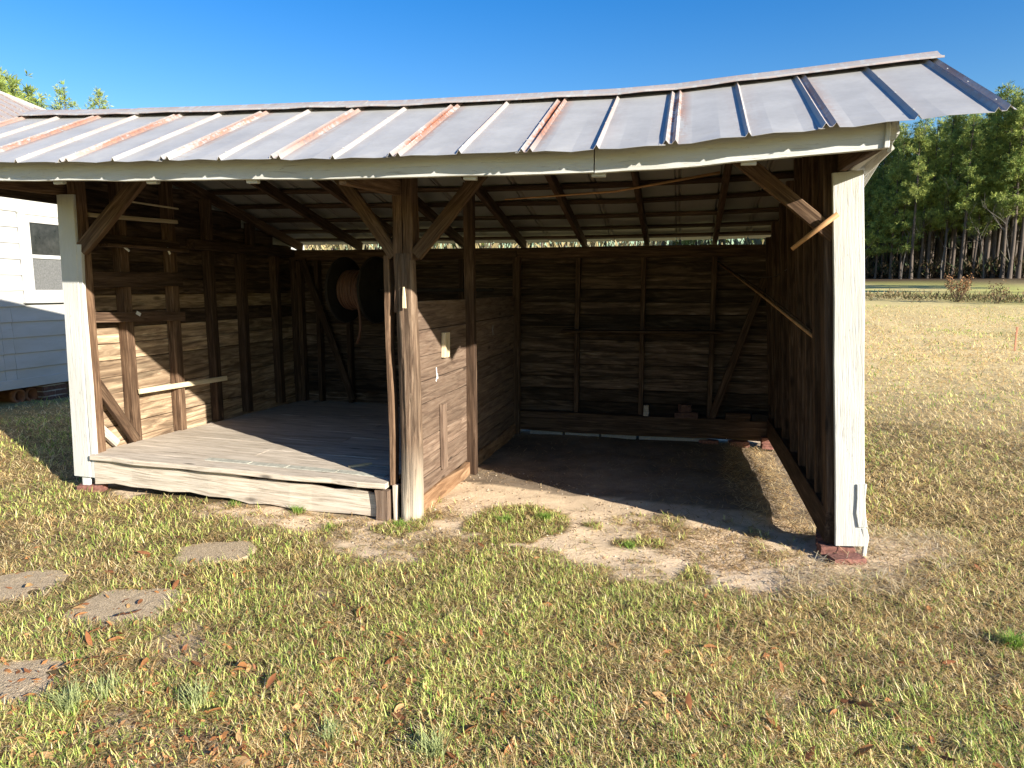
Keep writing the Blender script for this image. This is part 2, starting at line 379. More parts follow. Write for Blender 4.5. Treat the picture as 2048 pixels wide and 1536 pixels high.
def build_ground():
    def axis(lo, hi, step, far_lo, far_hi):
        a = list(np.arange(lo, hi, step)); s = step; v = hi
        while v < far_hi: a.append(v); s *= 1.22; v += s
        a.append(far_hi); s = step; v = lo - step; b = []
        while v > far_lo: b.append(v); s *= 1.22; v -= s
        b.append(far_lo); return np.array(b[::-1] + a)
    xs = axis(-8, 5, .06, -700, 700); ys = axis(.8, 9, .06, -200, 800)
    X, Y = np.meshgrid(xs, ys); Z = terrain(X, Y); nx, ny = len(xs), len(ys)
    V = np.stack([X.ravel(), Y.ravel(), Z.ravel()], 1)
    i = np.arange(nx * ny).reshape(ny, nx); q = np.stack([i[:-1, :-1], i[:-1, 1:], i[1:, 1:], i[1:, :-1]], -1).reshape(-1, 4)
    me = fast_mesh('ground', V, q.ravel(), np.full(len(q), 4))
    x, y = V[:, 0], V[:, 1]; bare, g = masks(x, y); d = np.hypot(x, y)
    sand = np.array([.84, .64, .43]); thatch = np.array([.14, .10, .048]); straw = np.array([.80, .60, .29]); green = np.array([.46, .44, .13]); soil = np.array([.15, .115, .085])
    n = fbm(x, y, 9, 70)[:, None]; n1 = fbm(x, y, 1.6, 75)[:, None]
    turf = thatch * (.7 + .6 * n); far = smooth(5, 16, d)[:, None]
    fg = np.clip(.35 * (1 - smooth(0, 3, x)) + smooth(.48, .7, fbm(x * .6, y * .3, .35, 80)) * .7 + .35 * smooth(22, 40, d), 0, 1)[:, None]
    farc = straw * (1 - fg) + green * 1.15 * fg; farc = farc * (.75 + .5 * n1)
    turf = turf * (1 - far) + farc * far
    sandc = sand * (.72 + .5 * n)
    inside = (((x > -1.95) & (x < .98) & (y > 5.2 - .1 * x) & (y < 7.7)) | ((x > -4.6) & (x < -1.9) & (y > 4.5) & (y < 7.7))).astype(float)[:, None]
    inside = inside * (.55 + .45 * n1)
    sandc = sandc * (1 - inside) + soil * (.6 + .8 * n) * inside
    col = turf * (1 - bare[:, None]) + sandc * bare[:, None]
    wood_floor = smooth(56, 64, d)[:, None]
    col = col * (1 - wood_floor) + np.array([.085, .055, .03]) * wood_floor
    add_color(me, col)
    tag(link_mesh('ground', me, M['ground'], None, None, True), kind='structure')
build_ground()

# ------------------------------------------------------------------ the shed
XE = np.array([-5.1, -3.95, -3.25, -2.56, -1.86, -1.16, -.46, -.1, .23, .6, .96, 1.35]); ZE = np.array([2.43, 2.376, 2.351, 2.332, 2.307, 2.298, 2.287, 2.292, 2.313, 2.331, 2.352, 2.372])
YE, YR, RISE = 3.47, 4.59, 0.487
def ze(x): return float(np.interp(x, XE, ZE))
def zfront(x, y): return ze(x) + RISE * (y - 3.5)
def zridge(x): return zfront(x, YR)
def zrear(x, y):
    e = 2.20 + .25 * (ze(x) - 2.3); s = (zridge(x) - e) / (7.6 - YR); return zridge(x) - s * (y - YR)
def xr(z): return 1.0 - .065 * z           # the right wall leans
shed = empty('open_shed', (-1.85, 4.45, 0), 'old open-fronted wooden shed with grey tin roof, white fascia and dark two-bay interior', 'shed')
sd = shed

def tin(name, x0, width, front, k):
    """one five-crimp roof sheet"""
    prof = []
    def vee(u, h=.021, w=.014): prof.extend([(u - w, 0, .35), (u, h, .95), (u + w, 0, .75)])
    prof.append((-.03, 0, .0))
    prof.extend([(-.014, 0, .1), (0, .021, .40), (.016, .002, 1.0), (.029, .002, 1.0), (.045, .021, .85), (.059, 0, .65)])
    prof.append((.12, 0, 0)); prof.append((.25, 0, 0)); prof.extend([(.3725 - .014, 0, .1), (.3725, .021, .42), (.3725 + .014, 0, .15)]); prof.append((.48, 0, 0)); prof.append((.61, 0, 0))
    if k['last']:
        for u in (.7 - .02, .7 + .025): vee(u)
        prof.append((.75, -.004, 0))
    else: prof.append((.70, 0, .1))
    Y0, Y1 = (YE, YR) if front else (YR, 7.90); ns = 8 if front else 5
    vs = []; fs = []; cols = []; m = len(prof); r = random.Random(k['seed'])
    ph = r.uniform(0, 6); ph2 = r.uniform(0, 6)
    rust = k['rust']
    for s in range(ns + 1):
        t = s / ns
        for u, h, rr in prof:
            x = x0 + u; yy = Y0 + (Y1 - Y0) * t
            z = (zfront(x, yy) if front else zrear(x, yy)) + h
            if front:
                z += .004 * math.sin(5.5 * u / .7 * 3.1 + ph) * (1 - t) ** 2
                yy += (.007 * math.sin(11 * u + ph2)) * (s == 0)
            vs.append((x, yy, z + k['lift']))
            fade = smooth(0.02, .25, t) * smooth(1.02, .8, t)
            cols.append((rr * rust * float(.35 + .65 * fade), k['tan'], 0))
    for s in range(ns):
        for i in range(m - 1): fs.append((s * m + i, s * m + i + 1, (s + 1) * m + i + 1, (s + 1) * m + i))
    me = mesh(name, vs, fs); add_color(me, np.array(cols)); o = link_mesh(name, me, M['tin'] if front else M['tin_under'], sd)
    md = o.modifiers.new('thickness', 'SOLIDIFY'); md.thickness = .0015
    return o
RUSTY = [.9, 1.0, 1.0, .95, .85, 1.0, 1.0, 1.0, .5]
for i in range(9):
    x0 = -5.01 + .7 * i
    kk = dict(seed=i, last=i == 8, lift=.002 * (i % 2), rust=RUSTY[i], tan=1.0 if i < 5 else .35)
    tin('roof_panel', x0, .7, True, kk)
    kk = dict(seed=i + 40, last=i == 8, lift=.002 * (i % 2), rust=.5, tan=.6); tin('roof_panel', x0, .7, False, kk)
# nails along the ribs
vs = []; fs = []
for i in range(19):
    for t in ((.1, .4, .72) if i % 2 else (.12, .45, .78)):
        x = -5.01 + .35 * i + (.022 if i % 2 else 0); y = YE + t + random.uniform(-.03, .03); z = zfront(x, y) + .019
        b = len(vs); vs += [(x + .006 * math.cos(a), y + .006 * math.sin(a), z) for a in np.arange(6) * math.pi / 3] + [(x, y, z + .006)]
        fs += [(b + q, b + (q + 1) % 6, b + 6) for q in range(6)]
tag(link_mesh('roof_nails', mesh('roof_nails', vs, fs), M['nail'], sd), kind='stuff')
# ridge caps
def ridge_cap(xa, xb, lift, seed):
    n = max(6, int((xb - xa) / .175)); vs = []; fs = []; cols = []; r = random.Random(seed)
    leg = [(-.135, .006), (-.128, .016), (-.11, .010), (-.055, .008), (0, .016), (.06, .008), (.13, .006)]
    for i in range(n + 1):
        x = xa + (xb - xa) * i / n; wv = .012 * math.sin(i * 1.9 + seed) + r.uniform(-.005, .005)
        for q, (dy, h) in enumerate(leg):
            y = YR + dy; zz = (zfront(x, y) if dy <= 0 else zrear(x, y)) + .022 + h + lift
            if q < 2: y += wv * .6; zz += abs(wv) * .5
            vs.append((x, y, zz)); cols.append((.42 if q in (0, 4) else .12, .6, 0))
    m = len(leg)
    for i in range(n):
        for q in range(m - 1): fs.append((i * m + q, (i + 1) * m + q, (i + 1) * m + q + 1, i * m + q + 1))
    me = mesh('ridge_cap', vs, fs); add_color(me, np.array(cols)); o = link_mesh('ridge_cap', me, M['tin_cap'], sd)
    md = o.modifiers.new('thickness', 'SOLIDIFY'); md.thickness = .0015
ridge_cap(-5.02, -3.9, 0, 1); ridge_cap(-4.02, -2.15, .004, 2); ridge_cap(-2.25, 1.345, 0, 3)

# fascia, in short lengths that follow the sag
def sag_board(name, xs, y0, y1, ztop, zbot, mats, parent):
    vs = []; fs = []; r = random.Random(len(xs))
    for x in xs:
        a, b = ztop(x), zbot(x)
        a += r.uniform(-.002, .002); b += r.uniform(-.003, .003)
        vs += [(x, y0, b + .004), (x, y0, a), (x, y1, a), (x, y1, b + .002), (x, (y0 + y1) / 2, b)]
    for i in range(len(xs) - 1):
        for k in range(5): fs.append((i * 5 + k, (i + 1) * 5 + k, (i + 1) * 5 + (k + 1) % 5, i * 5 + (k + 1) % 5))
    fs.append((0, 1, 2, 3, 4)); e = (len(xs) - 1) * 5; fs.append((e + 4, e + 3, e + 2, e + 1, e))
    return link_mesh(name, mesh(name, vs, fs), mats, parent)
zt = lambda x: ze(x) + .022; zb = lambda x: ze(x) - .108
sag_board('fascia_board', list(np.linspace(-5.0, -.462, 22)), 3.575, 3.60, zt, zb, M['white'], sd)
sag_board('fascia_board', list(np.linspace(-.456, .880, 9)), 3.577, 3.602, zt, zb, M['white'], sd)
board('fascia_end_trim', (.870, 3.569, zb(.85) + .002), (.870, 3.569, zt(.85)), .022, .012, (0, -1, 0), M['white'], sd)
# painted rafter tails just showing under the fascia
for x in (-4.42, -3.78, -3.1, -2.42, -1.12, -.44, .28): 
    board('rafter_tail', (x, 3.62, zb(x) + .040), (x, YR - .05, zb(x) + .01 + RISE * .80), .05, .085, (1, 0, 0) if False else (0, -.3, 1), M['frame'], sd, seg=1)
    board('nailing_block', (x - .035, 3.62, zb(x) - .001), (x + .035, 3.62, zb(x) - .002), .03, .022, (0, 0, 1), M['white'], sd, seg=1)
# lookouts carrying the overhang
for x, za in ((-4.60, 2.36), (-1.86, 2.265), (.845, 2.31)):
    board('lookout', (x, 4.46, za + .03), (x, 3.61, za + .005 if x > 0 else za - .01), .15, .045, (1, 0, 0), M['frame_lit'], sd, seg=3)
board('lookout', (.90, 4.40, 2.315), (.90, 3.62, 2.33), .10, .04, (1, 0, 0), M['white'], sd)
# front header and posts
board('header', (-4.7, 4.46, 2.50), (-1.8, 4.46, 2.44), .14, .05, (0, 1, 0), M['frame'], sd, seg=4)
board('header', (-1.8, 4.46, 2.44), (.95, 4.46, 2.50), .14, .05, (0, 1, 0), M['frame'], sd, seg=4)
board('corner_post', (-4.50, 4.45, .16), (-4.50, 4.45, 2.55), .09, .09, (0, -1, 0), M['frame_lit'], sd, seg=4)
board('corner_board', (-4.585, 4.385, .135), (-4.535, 4.385, 2.31), .155, .028, (0, -1, 0), M['white'], sd, seg=5, jit=.004, wtop=.15)
board('corner_board', (-4.475, 4.39, .13), (-4.452, 4.39, 1.94), .05, .03, (0, -1, 0), M['white'], sd, seg=5, jit=.006)
board('corner_board', (-4.57, 4.40, .06), (-4.57, 4.40, .20), .075, .03, (0, -1, 0), M['white'], sd, seg=2, jit=.008)
board('corner_post', (xr(0) - .06, 4.45, .07), (xr(2.5) - .06, 4.45, 2.52), .10, .10, (0, -1, 0), M['frame'], sd, seg=4)
board('corner_board', (xr(.07) + .022, 4.38, .075), (xr(2.26) + .022, 4.38, 2.262), .165, .03, (0, -1, 0), M['white'], sd, seg=6, jit=.003)
# broken foot of the corner board
board('corner_board', (xr(.3) + .09, 4.362, .20), (xr(.5) + .085, 4.362, .46), .055, .02, (0, -1, 0), M['white'], sd, seg=3, jit=.006)
board('corner_board', (xr(.1) + .10, 4.372, .02), (xr(.3) + .11, 4.372, .19), .03, .02, (0, -1, 0), M['white'], sd, seg=3, jit=.008)

# centre post: a round log below, two squared timbers above
def log_post():
    vs = []; fs = []; n = 26; rings = 22; r = random.Random(4)
    for i in range(rings + 1):
        t = i / rings; z = -.03 + 1.87 * t; cx = .012 * math.sin(3 * t + .6); cy = .01 * math.sin(5 * t)
        R = .076 - .009 * t
        for k in range(n):
            a = 2 * math.pi * k / n; rr = R * (1 + .05 * math.sin(2 * a + 2 * t) + .03 * math.sin(5 * a + 6 * t)) + r.uniform(-.0015, .0015)
            da = abs(((a - (-1.45 + .12 * math.sin(4 * t))) + math.pi) % (2 * math.pi) - math.pi)
            if da < .13: rr -= .016
            da2 = abs(((a - (-2.0 + .1 * math.sin(6 * t))) + math.pi) % (2 * math.pi) - math.pi)
            if da2 < .12 and .1 < t < .6: rr -= .008
            vs.append((z, cx + rr * math.cos(a), cy + rr * math.sin(a)))
    for i in range(rings):
        for k in range(n): fs.append((i * n + k, (i + 1) * n + k, (i + 1) * n + (k + 1) % n, i * n + (k + 1) % n))
    fs.append(tuple(range(n))); fs.append(tuple(range((rings + 1) * n - 1, rings * n - 1, -1)))
    me = mesh('post', vs, fs)
    mw = Matrix(((0, 1, 0, -1.828), (0, 0, 1, 4.43), (1, 0, 0, 0), (0, 0, 0, 1)))
    return link_mesh('post', me, M['log'], sd, mw, True)
log_post()
board('post_timber', (-1.865, 4.43, 1.45), (-1.862, 4.43, 2.29), .066, .11, (0, -1, 0), M['timber'], sd, seg=4, jit=.004)
board('post_timber', (-1.795, 4.435, 1.80), (-1.795, 4.435, 2.62), .072, .12, (0, -1, 0), M['timber'], sd, seg=4, jit=.004)
board('splinter', (-1.815, 4.335, 1.48), (-1.812, 4.345, 1.62), .03, .014, (0, -1, 0), M['pale'], sd, seg=2, jit=.004, wtop=.012)
# knee braces
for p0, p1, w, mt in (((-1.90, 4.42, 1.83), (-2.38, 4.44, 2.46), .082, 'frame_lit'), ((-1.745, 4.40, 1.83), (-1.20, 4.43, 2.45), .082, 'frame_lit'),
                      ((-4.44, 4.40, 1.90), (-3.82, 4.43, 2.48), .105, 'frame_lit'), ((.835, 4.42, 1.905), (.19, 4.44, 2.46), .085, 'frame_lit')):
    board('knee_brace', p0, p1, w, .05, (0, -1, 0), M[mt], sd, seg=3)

# roof timbers of the rear slope
for x in (-4.55, -3.76, -3.11, -2.45, -1.76, -1.08, -.405, .29, .87):
    yb = 7.72; dz = .052 + .03
    board('rafter', (x, YR + .03, zrear(x, YR + .03) - dz - .02), (x, yb, zrear(x, yb) - dz), .095, .047, (1, 0, 0), M['frame'], sd, seg=3)
for y in (4.72, 5.0, 5.32, 5.68, 6.10, 6.50, 6.92, 7.30, 7.62):
    xs = sorted([-4.98, -3.76, random.choice([-2.45, -1.76]), -1.08, random.choice([-.405, .29]), 1.24])
    for a, b in zip(xs[:-1], xs[1:]):
        za = lambda x: zrear(x, y) - .028
        board('purlin', (a + .003, y, za(a)), (b - .003, y, za(b)), random.uniform(.07, .10), .024, (0, .18, 1), M['frame'], sd, seg=3, bow=0)
for y in (3.70, 3.98, 4.28):
    xs = [-4.98, -4.1, -3.2, -2.3, -1.4, -.8, -.3, .25, 1.24]
    for a, b in zip(xs[:-1], xs[1:]): board('purlin', (a + .003, y, zfront(a, y) - .032), (b - .003, y, zfront(b, y) - .032), .07, .022, (0, -.45, 1), M['frame'], sd, seg=1, jit=.001)

# rear wall: lapped boards, studs, plates
def lap(p0, p1, w, n, back=True, m='siding'):
    board('siding_board', p0, p1, w, .021, n, [M[m], M['white']] if back else M[m], sd, seg=2, jit=.003)
z = .10; row = 0
while z < 1.93:
    cuts = [-4.64] + sorted(random.sample([-3.847, -2.445, -1.8, -1.125, -.425, .296], 1 + row % 2)) + [xr(z) - .005]
    for a, b in zip(cuts[:-1], cuts[1:]):
        lap((a + .0015, 7.612, z + .068 + random.uniform(-.003, .003)), (b - .0015, 7.612, z + .068 + random.uniform(-.003, .003)), random.uniform(.1275, .1305), (0, -1, -.03), m='siding_shaded')
    z += .1375; row += 1
for k in range(6):
    za, zb_ = .06 + k * .315, .06 + (k + 1) * .315
    board('backing_board', (-4.66, 7.640, (za + zb_) / 2), (xr(1) + .03, 7.640, (za + zb_) / 2), .322, .014, (0, -1, -.05), [M['frame'], M['white']], sd, seg=1, jit=0)
board('top_plate', (-4.6, 7.55, 2.012), (-1.805, 7.55, 2.0), .12, .06, (0, -1, 0), M['frame'], sd, seg=4)
board('top_plate', (-1.80, 7.55, 2.0), (xr(2) - .0, 7.55, 2.0), .12, .06, (0, -1, 0), M['frame'], sd, seg=4)
board('sill', (-1.85, 7.50, .15), (.96, 7.50, .145), .215, .12, (0, -1, 0), M['frame'], sd, seg=4, jit=.006)
for x in (-4.47, -4.24, -3.847, -3.335, -2.445, -1.80, -1.125, -.425, .296):
    board('stud', (x, 7.545, .26), (x + random.uniform(-.01, .01), 7.545, 1.94), .05, .09, (0, -1, 0), M['frame'], sd, seg=3)
board('stud', (-4.60, 7.585, .1), (-4.60, 7.585, 2.06), .12, .05, (0, -1, 0), M['frame'], sd, seg=2)
board('diagonal_brace', (.79, 7.48, 1.72), (.315, 7.48, .25), .075, .035, (0, -1, 0), M['frame'], sd, seg=3)
board('diagonal_brace', (-4.40, 7.48, 1.95), (-3.80, 7.48, .30), .085, .04, (0, -1, 0), M['frame'], sd, seg=3)
board('shelf', (-1.27, 7.42, 1.160), (.40, 7.42, 1.172), .20, .026, (0, 0, 1), M['frame'], sd, seg=3)
for x in (-1.125, -.425, .296): board('shelf_bracket', (x, 7.46, 1.145), (x, 7.48, .93), .045, .03, (0, -1, 0), M['frame'], sd, wtop=.02)
# white masonry under the rear sill
for i, x in enumerate((-1.45, -1.05, -.65, -.24, .10)):
    o = link_mesh('concrete_block', rock_box(.385, .14, .19, .004, i), M['block'], sd, Matrix.Translation((x, 7.54, -.15)))

# side walls
def side_wall(left):
    z = .19 if left else .24
    while z < 2.72:
        zm = z + .07
        X = -4.633 if left else xr(zm) + .013
        n = (1, 0, -.02) if left else (-1, 0, -.02)
        top = z + .14
        ya = 4.43 if z < 2.20 else max(3.53, 3.5 + (top - ze(X) + .05) / RISE)
        slope = (zridge(X) - zrear(X, 7.6)) / (7.6 - YR); yb = min(7.6, YR + (zridge(X) - .06 - top) / slope)
        if yb - ya > .1:
            xo = X + (-.026 if left else .026)
            board('backing_board', (xo, ya - .005, zm), (xo, yb, zm), .152, .012, (n[0], 0, -.05), [M['frame'], M['white']], sd, seg=1, jit=0)
            if z < 2.2 and random.random() < .5:
                c = random.choice([5.49, 6.03, 6.53]); mm = ('siding_sunlit' if z < 1.15 + random.random() * .6 else 'siding') if left else 'siding_shaded'; lap((X, ya, zm), (X, c - .002, zm), .1322, n, False, mm); lap((X, c + .002, zm), (X, yb, zm), .1322, n, False, mm)  # low left boards take the sunlit colour, those above the darker one
            else: lap((X, ya, zm), (X, yb, zm), .1322 if z < 2.2 else .147, n, False, m=(('siding_sunlit' if z < 1.15 + random.random() * .6 else 'siding') if left else ('siding_shaded' if z < 2.2 else 'white')))
        z += .1375
side_wall(True); side_wall(False)
for y in (4.52, 4.92, 5.485, 6.03, 6.53, 7.17):
    ztop = zrear(-4.55, y) - .13 if y < 5.9 else 1.98
    board('stud', (-4.575, y, .29), (-4.575, y + random.uniform(-.015, .015), ztop), .085, .085, (1, 0, 0), M['frame_lit' if y < 5.6 else 'frame'], sd, seg=3)  # studs near the open front take the lit copy
board('wall_plate', (-4.56, 5.75, 2.03), (-4.56, 7.5, 2.03), .09, .09, (1, 0, 0), M['frame'], sd, seg=3)
for y in (6.0, 6.7): board('stud', (-4.56, y, 2.08), (-4.56, y, zrear(-4.55, y) - .13), .09, .08, (1, 0, 0), M['frame'], sd)
board('diagonal_brace', (-4.53, 4.52, .86), (-4.53, 4.88, .33), .085, .045, (1, 0, 0), M['frame_lit'], sd)
board('diagonal_brace', (-4.575, 4.50, .55), (-4.575, 4.72, .33), .07, .04, (1, 0, 0), M['floor'], sd)
# horizontal rails and shelf on the left wall
board('rail', (-4.515, 4.50, 1.68), (-4.515, 5.55, 1.70), .125, .03, (1, 0, 0), M['frame'], sd, seg=3)
board('rail', (-4.515, 4.50, 1.385), (-4.515, 5.55, 1.36), .085, .03, (1, 0, 0), M['frame'], sd, seg=3)
board('shelf', (-4.47, 4.62, 1.955), (-4.47, 5.55, 1.955), .11, .025, (0, 0, 1), M['frame'], sd, seg=2)
board('rail', (-4.522, 4.62, 2.01), (-4.522, 5.55, 2.01), .07, .02, (1, 0, 0), M['frame'], sd, seg=2)
for y in (4.56, 4.82, 5.16, 5.52, 5.95, 6.45, 6.95, 7.42):
    zt_ = zrear(.87, y) - .13
    board('stud', (xr(.27) - .05, y, .26), (xr(zt_) - .05, y + random.uniform(-.02, .02), zt_), random.choice([.045, .05, .06]), random.uniform(.08, .10), (-1, 0, 0), M['frame'], sd, seg=3, jit=.005)
board('sill', (xr(.15) - .075, 4.40, .175), (xr(.15) - .085, 7.58, .205), .19, .075, (-1, 0, 0), M['frame'], sd, seg=4, jit=.006)
board('ledge', (xr(.27) - .05, 4.52, .268), (xr(.27) - .05, 7.56, .268), .10, .01, (0, 0, 1), M['frame'], sd, seg=2)
# barge board at the right gable
a = on_x(1795, 252, 1.02); b = on_x(1722, 368, 1.02)
board('barge_board', a, b, .075, .022, (1, 0, 0), M['white'], sd, seg=2)
a = on_x(1778, 285, .965); b = on_x(1712, 352, .965)
board('soffit_board', a, b, .08, .02, (1, 0, .6), M['white'], sd, seg=2)

for Xs in (-4.665, None):
    xa = Xs - .02 if Xs else xr(2.5) + .062
    yy = [YR - .02, 5.4, 6.5, 7.70]
    for a, b in zip(yy[:-1], yy[1:]): board('rake_board', (xa, a, zrear(xa, a) - .10), (xa, b, zrear(xa, b) - .10), .165, .02, (1, 0, 0), M['white'], sd, seg=1, jit=.0)
    xf = xa - (.012 if Xs else -.0); board('rake_board', (xf, 3.62, zfront(xf, 3.62) - .105), (xf, YR - .05, zfront(xf, YR - .05) - .105), .15, .018, (1, 0, 0), M['white'], sd, seg=1, jit=.0)

# partition between the bays
pz = [1.525, 1.318, 1.128, .948, .787, .646, .524, .381, .237, .118]
for k in range(len(pz) - 1):
    w = pz[k] - pz[k + 1]; zc = (pz[k] + pz[k + 1]) / 2
    board('partition_board', (-1.812 + random.uniform(-.002, .002), 4.50, zc), (-1.812, 5.69, zc), w - .004, .024, (1, 0, 0), M['part'], sd, seg=2, jit=.0025)
    board('partition_board', (-1.812 + random.uniform(-.002, .002), 5.695, zc), (-1.812, 7.46, zc + .01), w - .004, .024, (1, 0, 0), M['part'], sd, seg=2, jit=.0025)
board('partition_board', (-1.80, 4.50, .05), (-1.80, 7.46, .05), .13, .05, (1, 0, 0), M['tan'], sd, seg=6, jit=.012)
board('partition_post', (-1.762, 5.685, -.02), (-1.775, 5.685, zrear(-1.76, 5.69) - .12), .075, .085, (1, 0, 0), M['frame'], sd, seg=3)
board('partition_post', (-1.775, 7.40, .0), (-1.775, 7.40, 1.95), .06, .08, (1, 0, 0), M['frame'], sd, seg=3)
board('cleat', (-1.782, 5.0, .73), (-1.782, 5.01, .22), .085, .035, (1, 0, 0), M['part'], sd, seg=2)
board('block', (-1.782, 5.08, 1.275), (-1.782, 5.075, 1.085), .11, .035, (1, 0, 0), M['pale'], sd, seg=2)
board('edge_plank', (-1.955, 4.44, .24), (-1.965, 4.44, 1.83), .035, .09, (0, -1, 0), M['frame_lit'], sd, seg=5, jit=.006)
# chalk and paint marks on the partition
def strokes(name, segs, X, w, mat):
    vs = []; fs = []
    for (y0, z0), (y1, z1) in segs:
        d = Vector((0, y1 - y0, z1 - z0)).normalized(); n = Vector((0, -d.z, d.y)) * w / 2; b = len(vs)
        for P in ((y0, z0), (y1, z1)):
            for s in (-1, 1): vs.append((X, P[0] + n.y * s, P[1] + n.z * s))
        for q in range(4): vs.append((X - .0015, vs[b + q][1], vs[b + q][2]))
        fs += [(b, b + 1, b + 3, b + 2), (b + 4, b + 6, b + 7, b + 5), (b, b + 2, b + 6, b + 4), (b + 1, b + 5, b + 7, b + 3)]
    return link_mesh(name, mesh(name, vs, fs), mat, sd)
k0 = on_x(986, 650, -1.797)
strokes('chalk_mark', [((k0[1] - .02, k0[2]), (k0[1] - .02, k0[2] - .10)), ((k0[1] + .04, k0[2]), (k0[1] - .02, k0[2] - .05)), ((k0[1] - .01, k0[2] - .045), (k0[1] + .04, k0[2] - .10))], -1.797, .007, M['block'])
k1 = on_x(873, 748, -1.797)
strokes('paint_splash', [((k1[1], k1[2] + .05), (k1[1] + .012, k1[2] - .02)), ((k1[1] + .012, k1[2] - .02), (k1[1] - .01, k1[2] - .055)), ((k1[1] + .02, k1[2] + .0), (k1[1] + .03, k1[2] - .04))], -1.797, .016, M['paper'])

# plank floor of the left bay
y = 4.335; i = 0
while y < 7.5:
    w = [.20, .235, .21, .24][i % 4]; yc = y + w / 2; yy = 4.335 + (yc - 4.335)
    zl = .322 - .022 * (yc - 4.4); zr_ = .258 - .004 * (yc - 4.4)
    th = .04 if i == 0 else .03
    xe = -1.985 if i < 2 else -1.90
    if i % 3 == 2:
        c = random.choice([-3.3, -2.9]); zc = zl + (zr_ - zl) * (c + 4.5) / 2.55
        board('floor_board', (-4.52, yc, zl - th / 2), (c - .002, yc, zc - th / 2), w - .005, th, (0, 0, 1), M['floor'], sd, seg=3, jit=.003)
        board('floor_board', (c + .002, yc, zc - th / 2), (xe, yc, zr_ - th / 2), w - .005, th, (0, 0, 1), M['floor'], sd, seg=3, jit=.003)
    else:
        board('floor_board', (-4.47 if i < 1 else -4.53, yc, zl - th / 2), (xe, yc, zr_ - th / 2), w - .005, th, (0, 0, 1), M['floor'], sd, seg=12, jit=.006)
    y += w; i += 1
board('riser_board', (-4.47, 4.40, .183), (-2.07, 4.40, .088), .185, .035, (0, -1, 0), M['floor'], sd, seg=14, jit=.011)
board('riser_block', (-2.015, 4.385, -.03), (-2.015, 4.385, .205), .095, .07, (0, -1, 0), M['part'], sd, seg=2, jit=.004)
board('riser_block', (-1.935, 4.41, -.02), (-1.935, 4.41, .24), .03, .05, (0, -1, 0), M['floor'], sd, seg=2)
for k, (xa, xb) in enumerate(((-3.55, -3.18), (-3.17, -2.86), (-2.85, -2.45), (-2.44, -2.06))):
    zz = lambda x: .3205 + (.258 - .322) * (x + 4.5) / 2.55 + .004
    board('felt_strip', (xa, 4.53, zz(xa)), (xb, 4.53, zz(xb)), .075, .006, (0, 0, 1), M['shingle'], sd, seg=3, jit=.003, ch=.001)
for x in (-4.3, -3.2, -2.2):
    board('joist', (x, 4.44, .18 if x < -3 else .13), (x, 7.5, .18), .14, .05, (1, 0, 0), M['frame'], sd, seg=1)

# ------------------------------------------------------------------ loose things in and around the shed
# footing bricks
brick_me = rock_box(.20, .095, .06, .004, 3); brick_me.materials.append(M['brick'])
def brick(x, y, z, rz, label, rx=0.0, group='footing bricks of the shed'):
    o = bpy.data.objects.new('brick', brick_me); COL.objects.link(o); o.location = (x, y, z); o.rotation_euler = (rx, 0, rz)
    return tag(o, label, 'brick', group)
brick(-4.55, 4.42, terr(-4.55, 4.42) - .005, .25, 'red brick under the foot of the left white corner post')
brick(.985, 4.30, terr(.985, 4.3) - .022, .32, 'lower red brick half buried at the foot of the right white corner post')
brick(.95, 4.42, terr(.95, 4.42) + .005, .08, 'upper red brick directly under the right white corner post')
brick(.92, 4.62, terr(.92, 4.62) - .0, 1.4, 'red brick under the right sill just behind the corner post')
brick(.92, 7.42, -.02, .1, 'lower red brick under the rear end of the right sill', )
brick(.915, 7.41, .04, .05, 'upper red brick under the rear end of the right sill')
brick(.60, 7.44, -.02, .2, 'dark red brick under the rear sill near the right corner')
brick(.30, 7.47, -.03, -.1, 'red brick under the rear sill below the slanting brace')
# things standing on the rear sill
def worn(name, sx, sy, sz, loc, rz, mat, label, cat, seed):
    o = link_mesh(name, rock_box(sx, sy, sz, .005, seed), mat, None, Matrix.Translation(loc) @ Matrix.Rotation(rz, 4, 'Z')); return tag(o, label, cat)
worn('wood_block', .055, .06, .12, (-.36, 7.47, .258), .1, M['floor'], 'small grey wood block standing on the rear sill beside a stud', 'block', 11)
worn('flat_brick', .24, .09, .06, (.06, 7.46, .257), .03, M['brick_dark'], 'flat brown brick lying on the rear sill between two studs', 'brick', 12)
worn('brick_fragment', .12, .07, .085, (.045, 7.46, .318), .4, M['brick_dark'], 'broken brick piece resting on top of the flat brown brick', 'brick', 13)
worn('wood_block', .25, .08, .075, (.58, 7.46, .258), .0, M['frame'], 'long brown wood block on the rear sill right of the slanting brace', 'block', 14)
worn('wood_block', .17, .08, .075, (.80, 7.46, .258), -.05, M['reel'], 'short black wood block in the rear right corner', 'block', 15)

